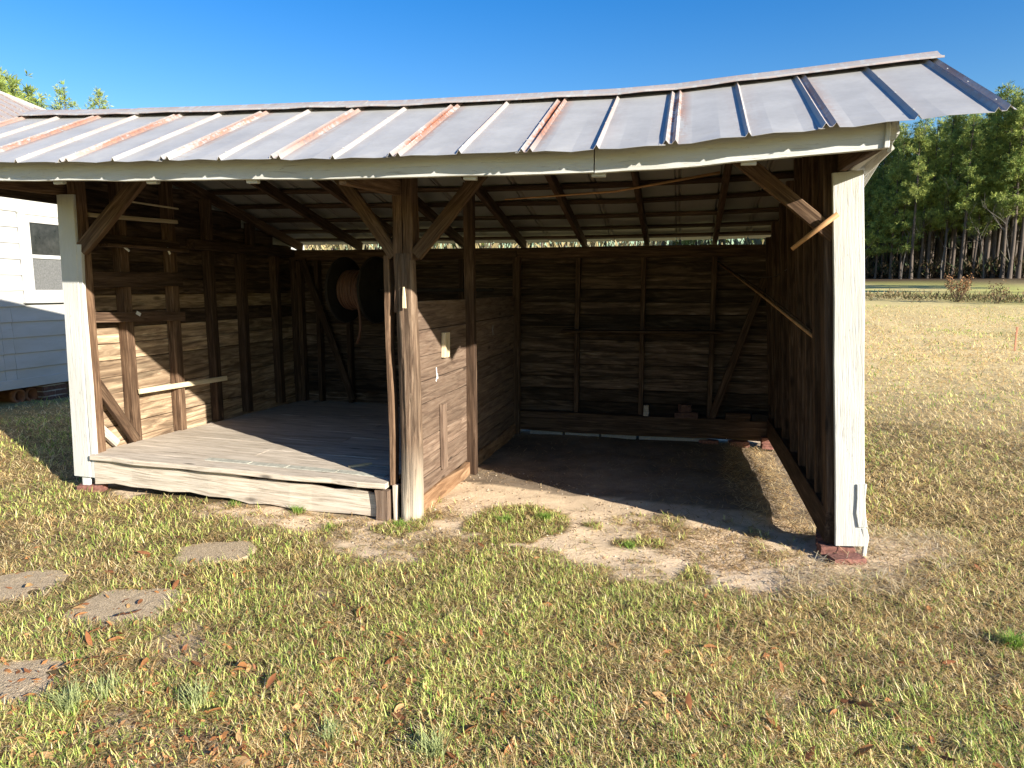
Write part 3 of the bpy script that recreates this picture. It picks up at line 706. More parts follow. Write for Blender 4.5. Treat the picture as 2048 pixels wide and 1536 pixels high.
# cable reel
rc = Vector((-3.235, 6.62, 1.60)); ax = Vector((math.cos(math.radians(-9)), math.sin(math.radians(-9)), 0))
rl = empty('hose_reel', rc, 'dark two-flange reel wound with orange hose hung in the left bay', 'reel')
RM = Matrix((ax, Vector((-ax.y, ax.x, 0)), Vector((0, 0, 1)))).transposed().to_4x4(); RM.translation = rc
def disc(name, xc, r, th, mat):
    n = 40; vs = []; fs = []
    prof = [(xc - th, .03), (xc - th, r - .012), (xc - th * 1.6, r - .006), (xc - th * .6, r + .004), (xc + th * .6, r + .004), (xc + th * 1.6, r - .006), (xc + th, r - .012), (xc + th, .03)]
    for k in range(n):
        a = 2 * math.pi * k / n; vs += [(px_, rr * math.cos(a), rr * math.sin(a)) for px_, rr in prof]
    m = len(prof)
    for k in range(n):
        for q in range(m): fs.append((k * m + q, k * m + (q + 1) % m, ((k + 1) % n) * m + (q + 1) % m, ((k + 1) % n) * m + q))
    return link_mesh(name, mesh(name, vs, fs), mat, rl, RM)
disc('flange', -.19, .335, .010, M['reel']); disc('flange', .19, .335, .010, M['reel'])
tube('drum', [(-.19, 0, 0), (.19, 0, 0)], .165, M['reel'], rl, 20, RM)
tube('axle', [(-.24, 0, 0), (1.40, .22, 0)], .018, M['reel'], rl, 10, RM)
hp = []
turns = 7
for q in range(turns * 24 + 1):
    a = 2 * math.pi * q / 24; t = q / (turns * 24); rr = .188 + .012 * math.sin(q * .7) * .4
    hp.append((-.165 + .24 * t + .006 * math.sin(a), rr * math.cos(a), -rr * math.sin(a)))
tube('hose', hp, .0185, M['hose'], rl, 7, RM)
tl = [(.075, .155, 0), (.078, .10, -.16), (.08, -.02, -.27), (.085, -.06, -.38), (.07, -.07, -.48), (.03, -.07, -.56)]
tube('hose', [(.08, -.188, .02), (.085, -.19, -.10), (.09, -.16, -.26), (.085, -.15, -.38), (.06, -.14, -.47), (.03, -.14, -.54)], .0145, M['hose'], rl, 7, RM)
# bracket arm from the partition
# loose strips
tag(board('trim_strip', on_x(279, 783, -4.50), on_x(453, 757, -4.50), .045, .018, (1, 0, .15), M['pale'], None, seg=2), 'pale new wood strip nailed across the left wall studs in sunlight', 'strip')
tag(board('trim_strip', on_x(176, 430, -4.50), on_x(354, 444, -4.50), .03, .02, (1, 0, .2), M['pale'], None, seg=2), 'longer pale wood strip across the upper left wall behind the knee brace', 'strip')
tag(board('trim_strip', on_x(262, 403, -4.50), on_x(356, 417, -4.50), .014, .012, (1, 0, .2), M['pale'], None, seg=2), 'short thin pale stick topmost on the upper left wall', 'strip')
tag(tube('wooden_peg', [on_y(1676, 428, 4.34), on_y(1630, 462, 4.36), on_y(1584, 498, 4.42)], [.016, .015, .013], M['cane'], None, 10), 'round wooden stick thrust behind the right knee brace', 'stick')
tag(tube('cane_pole', [on_y(1434, 524, 7.44), (.62, 6.3, 1.57), on_x(1640, 684, .86)], [.006, .009, .012], M['cane'], None, 6), 'lower of two thin cane poles slanting across the right rear corner', 'pole', 'cane poles')
tag(tube('cane_pole', [on_y(1434, 523, 7.46), (.64, 6.35, 1.60), on_x(1640, 676, .865)], [.005, .007, .010], M['frame'], None, 6), 'upper darker of two thin cane poles slanting across the right rear corner', 'pole', 'cane poles')
tag(tube('cane_pole', [on_y(1010, 399, 5.55), on_y(1230, 383, 5.5), on_y(1440, 345, 5.45)], [.006, .009, .011], M['cane'], None, 6), 'long thin pole tucked under the roof rafters above the right bay', 'pole', 'cane poles')
w0 = on_y(1448, 535, 7.45); tag(tube('wire', [on_y(1436, 528, 7.45), on_y(1470, 548, 7.4), on_y(1510, 556, 7.2), on_y(1550, 553, 6.9), on_x(1605, 520, .86)], .004, M['wire'], None, 5), 'slack dark wire sagging across the rear right corner', 'wire')
tag(board('scrap_wood', (-2.42, 4.66, .275), (-2.30, 4.80, .275), .022, .018, (0, 0, 1), M['pale'], None, seg=1), 'small pale wood splinter lying on the plank floor in shade', 'wood scrap')
tag(board('bracket', on_x(244, 490, -4.455), on_x(258, 502, -4.455), .02, .01, (1, 0, 0), M['paper'], None, seg=1), 'white metal bracket on the left wall shelf, left one of two', 'bracket')
tag(board('bracket', on_x(334, 496, -4.455), on_x(340, 508, -4.455), .02, .01, (1, 0, 0), M['paper'], None, seg=1), 'white metal bracket on the left wall shelf, right one of two', 'bracket')
tag(board('paper_scrap', on_x(273, 624, -4.497), on_x(281, 630, -4.497), .03, .002, (1, 0, 0), M['paper'], None, seg=1), 'small white paper scrap on the lower left wall rail', 'paper')

# stepping stones
def stone(px, lab, sx, sy, rz, seed):
    c = on_z(*px); n = 20; r = random.Random(seed); vs = []; fs = []; ph = r.uniform(0, 6)
    top = max(terr(c[0] + u * sx * .42, c[1] + v * sy * .42) for u in (-1, 0, 1) for v in (-1, 0, 1)) - .002
    for ring, (k, zz) in enumerate(((1.02, -.06), (1.0, -.006), (.965, 0), (.5, .003))):
        for i in range(n):
            a = 2 * math.pi * i / n; sq = 1 / (abs(math.cos(a)) ** 4 + abs(math.sin(a)) ** 4) ** .25
            rr = k * sq * (1 + .05 * math.sin(3 * a + ph) + .03 * math.sin(7 * a + ph))
            vs.append((sx / 2 * rr * math.cos(a), sy / 2 * rr * math.sin(a), zz + r.uniform(-.002, .002)))
    for q in range(3):
        for i in range(n): fs.append((q * n + i, q * n + (i + 1) % n, (q + 1) * n + (i + 1) % n, (q + 1) * n + i))
    fs.append(tuple(range(3 * n, 4 * n)))
    o = link_mesh('stepping_stone', mesh('stone', vs, fs), M['stone'], None, Matrix.Translation((c[0], c[1], top)) @ Matrix.Rotation(rz, 4, 'Z'))
    return tag(o, lab, 'stepping stone', 'stepping stones in the lawn'), c, max(sx, sy) / 2
STONES = []
for px, lab, sx, sy, rz in (((428, 1107), 'stepping stone nearest the plank floor of the shed', .46, .36, .5), ((243, 1214), 'large stepping stone second from the shed, mid left lawn', .52, .42, .25),
                            ((35, 1175), 'stepping stone cut by the left picture edge, behind the large one', .46, .40, .4), ((20, 1368), 'stepping stone nearest the camera at the left picture edge', .44, .38, .3)):
    o, c, r = stone(px, lab, sx, sy, rz, int(px[0])); STONES.append((c[0], c[1], sx / 2, sy / 2, rz))

# ------------------------------------------------------------------ the white house on the left
HX = -8.30
hs = empty('white_house', (HX, 9.3, .12), 'white weatherboarded house raised on brick piers beside the shed', 'house')
HY0, HY1 = 4.6, 14.2; z = .40; row = 0
WIN = (7.25, 9.0, 1.62, 2.455)
while z < 3.0:
    e = .205; sp = [(HY0, HY1)]
    if WIN[2] - .16 < z + e * .5 < WIN[3] + .16: sp = [(HY0, WIN[0] - .0), (WIN[1], HY1)]
    for a, b in sp:
        cs = [a] + [c for c in (6.9 + .0 * row, 7.42 if row % 2 else 7.05, 10.4 if row % 2 else 11.5) if a + .2 < c < b - .2] + [b]
        for p, q in zip(cs[:-1], cs[1:]):
            board('weatherboard', (HX, p + .0015, z + .10 + random.uniform(-.003, .003)), (HX, q - .0015, z + .10), .222, .02, (1, 0, .09), M['house_white'], hs, seg=2, jit=.002)
    z += .2
board('sill_board', (HX + .012, HY0, .405), (HX + .012, HY1, .405), .12, .03, (1, 0, .05), M['house_white'], hs, seg=4)
# end walls, core and far side
def house_core():
    vs = [(HX - .02, HY0 + .01, .36), (HX - 7.9, HY0 + .01, .36), (HX - 7.9, HY1 - .01, .36), (HX - .02, HY1 - .01, .36)]
    vs += [(a, b, 3.0) for a, b, c in vs]
    fs = [(0, 1, 5, 4), (1, 2, 6, 5), (2, 3, 7, 6), (3, 0, 4, 7), (3, 2, 1, 0)]
    return link_mesh('wall', mesh('wall', vs, fs), M['house_white'], hs)
house_core()
def win_board(name, y0, z0, y1, z1, w, x, m='trim_white', th=.03, par=None): return board(name, (x, y0, z0), (x, y1, z1), w, th, (1, 0, 0), M[m], par or hs, seg=1, jit=.0)
wx = HX + .022
fr = win_board('window', WIN[0] + .05, WIN[2] - .12, WIN[0] + .05, WIN[3] + .12, .10, wx)
win_board('frame', WIN[1] - .05, WIN[2] - .12, WIN[1] - .05, WIN[3] + .12, .10, wx, par=fr)
win_board('frame', WIN[0] - .0, WIN[3] + .17, WIN[1] + .0, WIN[3] + .17, .12, wx + .006, par=fr)
win_board('sill', WIN[0] - .03, WIN[2] - .155, WIN[1] + .03, WIN[2] - .155, .07, wx + .02, th=.05, par=fr)
win_board('frame', WIN[0] + .10, WIN[3] + .065, WIN[1] - .10, WIN[3] + .065, .10, wx - .008, par=fr)
win_board('frame', WIN[0] + .10, WIN[2] - .07, WIN[1] - .10, WIN[2] - .07, .10, wx - .008, par=fr)
win_board('frame', WIN[0] + .13, WIN[2] - .02, WIN[0] + .13, WIN[3] + .015, .06, wx - .009, par=fr)
win_board('frame', WIN[1] - .13, WIN[2] - .02, WIN[1] - .13, WIN[3] + .015, .06, wx - .009, par=fr)
win_board('frame', WIN[0] + .16, 2.035, WIN[1] - .16, 2.035, .05, wx - .006, par=fr)
win_board('pane', (WIN[0] + WIN[1]) / 2, 2.06, (WIN[0] + WIN[1]) / 2, WIN[3] + .015, WIN[1] - WIN[0] - .33, wx - .017, 'glass', .006, par=fr)
win_board('pane', (WIN[0] + WIN[1]) / 2, WIN[2] - .02, (WIN[0] + WIN[1]) / 2, 2.01, WIN[1] - WIN[0] - .33, wx - .013, 'screen', .006, par=fr)
# roof: hipped, ribbed tin
def house_roof():
    E = .42; xa, xb = HX - 7.9 - E, HX + E; ya, yb = HY0 - E, HY1 + E; ze_ = 3.0; half = (xb - xa) / 2; m = .50
    xm = (xa + xb) / 2; zr = ze_ + half * m; r0 = (xm, ya + half, zr); r1 = (xm, yb - half, zr)
    c = [(xa, ya, ze_), (xb, ya, ze_), (xb, yb, ze_), (xa, yb, ze_)]
    vs = c + [r0, r1] + [(a, b, ze_ - .03) for a, b, _ in c]
    fs = [(1, 2, 5, 4), (3, 0, 4, 5), (0, 1, 4), (2, 3, 5), (0, 6, 7, 1), (1, 7, 8, 2), (2, 8, 9, 3), (3, 9, 6, 0), (9, 8, 7, 6)]
    me = mesh('roof', vs, fs); add_color(me, np.tile([.25, .6, 0], (len(vs), 1))); roof = link_mesh('roof', me, M['tin'], hs)
    # ribs up the slope that faces the shed
    yv = ya + .3; 
    while yv < yb - .2:
        run = min(half, yv - ya, yb - yv)
        if run > .15:
            v, f = tube_data([(xb, yv, ze_ + .008), (xb - run, yv, ze_ + .008 + run * m)], .017, 5)
            me = mesh('rib', v, f); add_color(me, np.tile([.45, .6, 0], (len(v), 1))); link_mesh('rib', me, M['tin'], roof)
        yv += .35
    for p, q in ((r1, c[2]), (r0, c[1]), (r0, r1)):
        v, f = tube_data([(p[0], p[1], p[2] + .015), (q[0], q[1], q[2] + .015)], .045, 6); me = mesh('hip_cap', v, f); add_color(me, np.tile([.2, .3, 0], (len(v), 1))); link_mesh('hip_cap', me, M['tin_cap'], roof)
house_roof()
board('frieze_board', (HX + .02, HY0, 2.93), (HX + .02, HY1, 2.93), .12, .02, (1, 0, 0), M['trim_white'], hs, seg=2)
# brick piers
pier_brick = rock_box(.195, .09, .058, .003, 21); pier_brick.materials.append(M['brick_dark'])
def pier(py_):
    t0 = terr(HX - .2, py_); H = .40 - t0
    core = link_mesh('pier', rock_box(.36, .36, H + .06, .002, 5), M['mortar'], hs, Matrix.Translation((HX - .21, py_, t0 - .06)))
    z = t0 - .02; c = 0
    while z < .33:
        for side in range(4):
            for q in (-1, 1):
                o = bpy.data.objects.new('brick', pier_brick); COL.objects.link(o)
                off = .10 * q; a = side * math.pi / 2
                px_, pyy = (off + (.0 if c % 2 else .0), -.142)
                X = HX - .21 + px_ * math.cos(a) - pyy * math.sin(a); Y = py_ + px_ * math.sin(a) + pyy * math.cos(a)
                o.matrix_world = Matrix.Translation((X, Y, z)) @ Matrix.Rotation(a, 4, 'Z'); parent_to(o, core)
        z += .072; c += 1
P1 = 7.62
for py_ in (4.9, P1, 10.4, 13.8): pier(py_)
# clay pipes lying under the house edge
for k, (yy, lab) in enumerate(((7.18, 'clay drain pipe end lying under the house, left of the two'), (7.36, 'clay drain pipe end lying under the house, next to the brick pier'))):
    vs = []; fs = []; n = 18; Xp = HX - .25; zz = terr(Xp, yy) + .075
    prof = [(0, .085), (0, .066), (-.7, .066), (-.7, .085), (-.08, .085), (-.08, .095), (0, .095)]
    for i in range(n):
        a = 2 * math.pi * i / n; vs += [(Xp + .12 + u, yy + r * math.cos(a), zz + r * math.sin(a)) for u, r in prof]
    m = len(prof)
    for i in range(n):
        for q in range(m): fs.append((i * m + q, i * m + (q + 1) % m, ((i + 1) % n) * m + (q + 1) % m, ((i + 1) % n) * m + q))
    tag(link_mesh('clay_pipe', mesh('clay_pipe', vs, fs), M['clay'], None, None, True), lab, 'pipe', 'clay pipes')

# ------------------------------------------------------------------ trees
def pine_meshes(seed, H, crown0, crown_r, dens=1.0, yellow=0.0):
    r = random.Random(seed); tr_v = []; tr_f = []; tc = []
    def add(v, f, c):
        b = len(tr_v); tr_v.extend(v); tr_f.extend([tuple(i + b for i in q) for q in f]); tc.extend([c] * len(v))
    lean = r.uniform(-.02, .02), r.uniform(-.02, .02); R0 = H * .0095 + .04
    pts = [(lean[0] * z + .06 * math.sin(z * .5 + seed), lean[1] * z, z) for z in np.linspace(-.6, H, 10)]
    rad = [R0 * (1 - .9 * (i / 9) ** 1.1) for i in range(10)]; rad[0] = R0 * 1.35
    v, f = tube_data(pts, rad, 7, False); add(v, f, (.15, .12, .10))
    N_v = []; N_f = []; N_c = []
    def tuft(p, d, size):
        g = r.random(); base = (np.array([.16, .24, .06]) * (1 - g) + np.array([.42, .46, .12]) * g) * r.uniform(.75, 1.2)
        base = base * (1 - yellow) + np.array([.22, .20, .06]) * yellow
        for q in range(11):
            dd = (d * .55 + Vector((r.gauss(0, 1), r.gauss(0, 1), r.gauss(.25, .9))).normalized()).normalized()
            s = dd.cross(Vector((r.gauss(0, 1), r.gauss(0, 1), r.gauss(0, 1)))).normalized() * size * r.uniform(.045, .085)
            e = p + dd * size * r.uniform(.7, 1.2); b = len(N_v); mid = p + dd * size * .55
            N_v.extend([p, mid + s, e, mid - s]); N_f.append((b, b + 1, b + 2, b + 3)); N_c.extend([base] * 4)
    z = H * crown0 * .55
    while z < H - .2:
        t = (z - H * crown0) / (H * (1 - crown0))
        cx = lean[0] * z + .06 * math.sin(z * .5 + seed); cy = lean[1] * z
        if t < 0:
            if r.random() < .55:       # dead lower limbs
                a = r.uniform(0, 6.28); L = r.uniform(.5, 1.6); p = Vector((cx, cy, z)); e = p + Vector((math.cos(a) * L, math.sin(a) * L, r.uniform(-.3, .4)))
                v, f = tube_data([p, e], [.022, .006], 3, False); add(v, f, (.22, .19, .16))
            z += .38; continue
        n = r.randint(2, 4)
        for q in range(n):
            a = r.uniform(0, 6.28); prof = (math.sin(min(1, t * 1.25 + .28) * math.pi) ** .7) if t < .6 else (1 - t) * 1.55 + .12
            L = crown_r * prof * r.uniform(.5, 1.15); up = .10 + .55 * t
            p = Vector((cx, cy, z)); d = Vector((math.cos(a), math.sin(a), up + r.uniform(-.15, .15))).normalized(); e = p + d * L + Vector((0, 0, .08 * L))
            v, f = tube_data([p, p + d * L * .5, e], [.03 * (1 - t) + .012, .015, .005], 3, False); add(v, f, (.15, .11, .085))
            k = max(2, int(L * 7.5 * dens))
            for s in range(k):
                u = .35 + .65 * (s + r.random()) / k; c = p + (e - p) * u + Vector((r.gauss(0, .2), r.gauss(0, .2), r.gauss(.05, .14))) * (.5 + u * .6)
                tuft(c, d, r.uniform(.26, .50))
        z += r.uniform(.20, .42)
    tuft(Vector((lean[0] * H, lean[1] * H, H)), Vector((0, 0, 1)), .5)
    mt = mesh('trunk', tr_v, tr_f); add_color(mt, np.array(tc)); mt.materials.append(M['bark'])
    mt.polygons.foreach_set('use_smooth', [True] * len(mt.polygons))
    mn = mesh('crown', N_v, N_f); add_color(mn, np.array(N_c)); mn.materials.append(M['needles'])
    return mt, mn
def bare_mesh(seed, H):
    r = random.Random(seed); V = []; F = []
    def grow(p, d, L, R, lv):
        pts = [p]; q = p.copy(); dd = d.copy()
        for s in range(4):
            dd = (dd + Vector((r.gauss(0, .10), r.gauss(0, .10), r.gauss(.03, .06)))).normalized(); q = q + dd * L / 4; pts.append(q.copy())
        v, f = tube_data(pts, [R * (1 - .18 * s) for s in range(5)], 5 if lv == 0 else 3, False); b = len(V); V.extend(v); F.extend([tuple(i + b for i in k) for k in f])
        if lv < 3:
            for k in range(7 if lv == 0 else 4):
                s = r.uniform(.3 if lv else .38, 1); c = pts[0].lerp(pts[-1], s); i = min(3, int(s * 4)); c = pts[i].lerp(pts[i + 1], s * 4 - i if i < 3 else s * 4 - 3)
                a = r.uniform(0, 6.28); nd = (dd * .8 + Vector((math.cos(a), math.sin(a), .35)) * .8).normalized(); grow(c, nd, L * r.uniform(.35, .55), R * .42, lv + 1)
    grow(Vector((0, 0, -.3)), Vector((0, 0, 1)), H, H * .0105 + .02, 0)
    me = mesh('trunk', V, F); add_color(me, np.tile([.17, .15, .13], (len(V), 1))); me.materials.append(M['bark']); return me
PINES = [pine_meshes(11, 17.5, .40, 2.1), pine_meshes(12, 16.0, .36, 1.9, 1.1), pine_meshes(13, 19.0, .44, 2.1), pine_meshes(14, 14.5, .34, 1.8, 1.3), pine_meshes(15, 18.0, .50, 1.9, .9, .12), pine_meshes(16, 12.0, .25, 2.1, 1.6)]
BARES = [bare_mesh(31, 7.5), bare_mesh(32, 9.0)]
def place_pine(k, x, y, s, rz, label, group):
    mt, mn = PINES[k]; z = terr(x, y)
    o = bpy.data.objects.new('pine_tree', None); COL.objects.link(o); o.empty_display_size = .3; o.location = (x, y, z); o.rotation_euler = (0, 0, rz); o.scale = (s, s, s)
    tag(o, label, 'tree', group)
    for nm, me in (('trunk', mt), ('crown', mn)):
        c = bpy.data.objects.new(nm, me); COL.objects.link(c); c.parent = o
    return o
def az_pos(px, dist):
    """ground point under the picture column px at a horizontal distance"""
    v = ray(px, 580); v = v / np.hypot(v[0], v[1]); return v[0] * dist, v[1] * dist
def edge_dist(px): return float(np.interp(px, [-300, 300, 900, 1500, 1740, 2048, 2300, 2900, 3600], [90, 95, 95, 92, 74, 73, 78, 95, 120]))
rt = random.Random(5)
LBL_FRONT = 'tall pine in the front rank of the wood edge beyond the field'
LBL_DEEP = 'pine standing deep in the dark wood behind the front rank'
LBL_REAR = 'pine of the far wood glimpsed through the slot above the rear wall'
LBL_SIDE = 'pine at the near right flank of the wood beside the field'
ORD = ['first', 'second', 'third', 'fourth', 'fifth', 'sixth', 'seventh', 'eighth', 'ninth', 'tenth', 'eleventh', 'twelfth', 'thirteenth', 'fourteenth', 'fifteenth', 'sixteenth', 'seventeenth', 'eighteenth', 'nineteenth', 'twentieth', 'twenty-first', 'twenty-second', 'twenty-third', 'twenty-fourth', 'twenty-fifth']
nf = -1
for row in range(6):
    px = (1738 if row == 0 else 1700) + rt.uniform(0, 16)
    while px < 2110:
        d = edge_dist(px) + row * 3.2 + rt.uniform(-1.2, 1.2); x, y = az_pos(px, d)
        nf += 1
        k = rt.choice([0, 1, 2, 3, 4, 4] if row else [0, 1, 3, 4, 5]); sc = rt.uniform(.72, .9) * float(np.interp(px, [1740, 1850, 2048], [.95, 1.0, 1.06]))
        place_pine(k, x, y, sc, rt.uniform(0, 6.28), (ORD[nf] + ' pine of the front rank of the wood, counting right from the white corner post') if row == 0 else LBL_DEEP, 'front pines of the wood' if row == 0 else 'deep pines of the wood')
        px += rt.uniform(16, 34) * 60 / d * 1.15
for row in range(4):
    px = 500 + rt.uniform(0, 30)
    while px < 1690:
        d = edge_dist(px) + row * 4 + rt.uniform(-1.5, 1.5); x, y = az_pos(px, d)
        place_pine(rt.choice([0, 1, 2, 3, 4]), x, y, rt.uniform(.7, .85), rt.uniform(0, 6.28), LBL_REAR, 'pines seen through the slot')
        px += rt.uniform(30, 60)
for px, d in ((2190, 41), (2230, 46), (2290, 43), (2340, 50), (2400, 46), (2470, 52), (2560, 47), (2650, 55)):
    x, y = az_pos(px, d); place_pine(rt.choice([0, 1, 2, 3]), x, y, rt.uniform(.75, .95), rt.uniform(0, 6.28), LBL_SIDE, 'flank pines of the wood')
# pines behind the house
for px, d, s, k, lab in ((-30, 66, .88, 2, 'pine crown furthest left above the house roof'), (22, 62, 1.05, 3, 'broad pine crown above the house roof ridge'), (58, 64, 1.20, 5, 'dense pine crown just right of the house roof ridge'), (40, 67, .96, 1, 'pine crown behind the broad one above the house ridge'),
                         (92, 66, 1.18, 5, 'low pine crown at the foot of the house roof slope'), (118, 70, .97, 3, 'low pine crown between the house roof and the slender pine'), (160, 68, .955, 1, 'slender pine top above the left end of the shed ridge'), (222, 72, .835, 2, 'smallest pine tip peeking over the shed ridge')):
    x, y = az_pos(px, d); place_pine(k, x, y, s, rt.uniform(0, 6), lab, 'pines behind the house')
# bare saplings at the wood edge
for i, (px, dd, s) in enumerate(((1800, -1, .7), (1880, -1, .65), (1965, -1.0, .62), (2016, -1, .6))):
    d = edge_dist(px) + dd; x, y = az_pos(px, d); o = bpy.data.objects.new('bare_tree', None); COL.objects.link(o); o.location = (x, y, terr(x, y)); o.rotation_euler = (0, 0, i * 1.3); o.scale = (s, s, s)
    tag(o, ORD[i] + ' leafless grey sapling along the wood edge, counting right from the white corner post', 'tree', 'leafless saplings at the wood edge')
    c = bpy.data.objects.new('trunk', BARES[i % 2]); COL.objects.link(c); c.parent = o
# undergrowth of the wood: one dark mass of twigs and leaves
def brush_mass(name, pts, hgt, cols, label, cat, blades, size):
    V = []; F = []; Cc = []; r = random.Random(len(pts))
    for (x, y) in pts:
        z = terr(x, y); h = hgt * r.uniform(.4, 1.0); b0 = Vector((x, y, z))
        for q in range(blades):
            d = Vector((r.gauss(0, .55), r.gauss(0, .55), 1)).normalized(); p = b0 + d * h * r.uniform(.1, .7) + Vector((r.gauss(0, .25), r.gauss(0, .25), 0)); e = p + d * h * r.uniform(.2, .5)
            s = d.cross(Vector((r.gauss(0, 1), r.gauss(0, 1), r.gauss(0, 1)))).normalized() * size * r.uniform(.5, 1.2); b = len(V)
            V.extend([p - s * .4, p + s * .4, (p + e) / 2 + s, e, (p + e) / 2 - s]); F.append((b, b + 1, b + 2, b + 3, b + 4)); c = np.array(r.choice(cols)) * r.uniform(.7, 1.25); Cc.extend([c] * 5)
    me = mesh(name, V, F); add_color(me, np.array(Cc)); o = link_mesh(name, me, M['leaf']); return tag(o, label, cat, kind='stuff')
pts = []
for i in range(1500):
    px = rt.uniform(1680, 2130); d = edge_dist(px) + rt.uniform(0, 30) ; pts.append(az_pos(px, d))
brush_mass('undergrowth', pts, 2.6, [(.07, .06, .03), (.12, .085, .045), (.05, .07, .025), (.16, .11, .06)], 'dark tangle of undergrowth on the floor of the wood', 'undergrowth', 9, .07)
pts = []
for i in range(520):
    px = rt.uniform(1660, 2150); d = edge_dist(px) + rt.uniform(22, 34); pts.append(az_pos(px, d))
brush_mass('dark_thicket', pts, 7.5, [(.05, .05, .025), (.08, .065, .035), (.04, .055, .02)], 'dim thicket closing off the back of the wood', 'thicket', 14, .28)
pts = []
for i in range(700):
    px = rt.uniform(500, 1690); d = edge_dist(px) + rt.uniform(-6, 18); pts.append(az_pos(px, d))
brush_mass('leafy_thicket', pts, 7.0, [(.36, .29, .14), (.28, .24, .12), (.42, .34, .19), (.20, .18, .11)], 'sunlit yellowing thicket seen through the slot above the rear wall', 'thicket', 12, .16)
pts = []
for i in range(420):
    px = rt.uniform(1700, 2200); d = 38 + (px - 1925) * -.006 + rt.gauss(0, 1.0); pts.append(az_pos(px, d))
brush_mass('brush_row', pts, .55, [(.20, .145, .075), (.14, .12, .05), (.10, .11, .04), (.26, .18, .09)], 'row of dry weeds and brambles along the far edge of the field', 'brush', 10, .02)
def shrub(px, d, H, n, cols, label, nm):
    x, y = az_pos(px, d); z = terr(x, y); r = random.Random(int(px)); V = []; F = []
    root = empty(nm, (x, y, z), label, 'shrub'); LV = []; LF = []; LC = []
    for k in range(n):
        a = r.uniform(0, 6.28); sp = r.uniform(.05, .45); p = Vector((x + r.gauss(0, .06), y + r.gauss(0, .06), z - .05)); e = p + Vector((math.cos(a) * sp, math.sin(a) * sp, r.uniform(.7, 1))) * H
        m = p.lerp(e, .5) + Vector((math.cos(a), math.sin(a), 0)) * .05; v, f = tube_data([p, m, e], [.012, .009, .004], 4, False); b = len(V); V.extend(v); F.extend([tuple(i + b for i in q) for q in f])
        for q in range(16):
            c = m.lerp(e, r.uniform(0, 1.05)) + Vector((r.gauss(0, .08), r.gauss(0, .08), r.gauss(0, .08))); s = Vector((r.gauss(0, 1), r.gauss(0, 1), r.gauss(0, 1))).normalized() * .05; t = s.cross(Vector((r.gauss(0, 1), r.gauss(0, 1), .3))).normalized() * .025
            b = len(LV); LV.extend([c - s, c + t, c + s, c - t]); LF.append((b, b + 1, b + 2, b + 3)); LC.extend([np.array(r.choice(cols)) * r.uniform(.7, 1.2)] * 4)
    me = mesh('stems', V, F); add_color(me, np.tile([.20, .14, .09], (len(V), 1))); link_mesh('stems', me, M['bark'], root)
    me = mesh('foliage', LV, LF); add_color(me, np.array(LC)); link_mesh('foliage', me, M['leaf'], root)
shrub(1916, 37, 1.25, 26, [(.26, .13, .06), (.34, .19, .09), (.20, .10, .05)], 'rusty brown dry shrub at the far edge of the field', 'dry_shrub')
shrub(1995, 36, .95, 7, [(.24, .15, .08), (.18, .12, .07)], 'thin sparse sapling bush right of the rusty shrub', 'dry_shrub')
sx_, sy_ = az_pos(2041, 18.6)
tag(board('survey_stake', (sx_, sy_, terr(sx_, sy_) - .05), (sx_ + .01, sy_, terr(sx_, sy_) + .53), .04, .02, (0, -1, 0), M['orange_paint'], None, seg=2), 'short reddish survey stake standing in the field', 'stake')

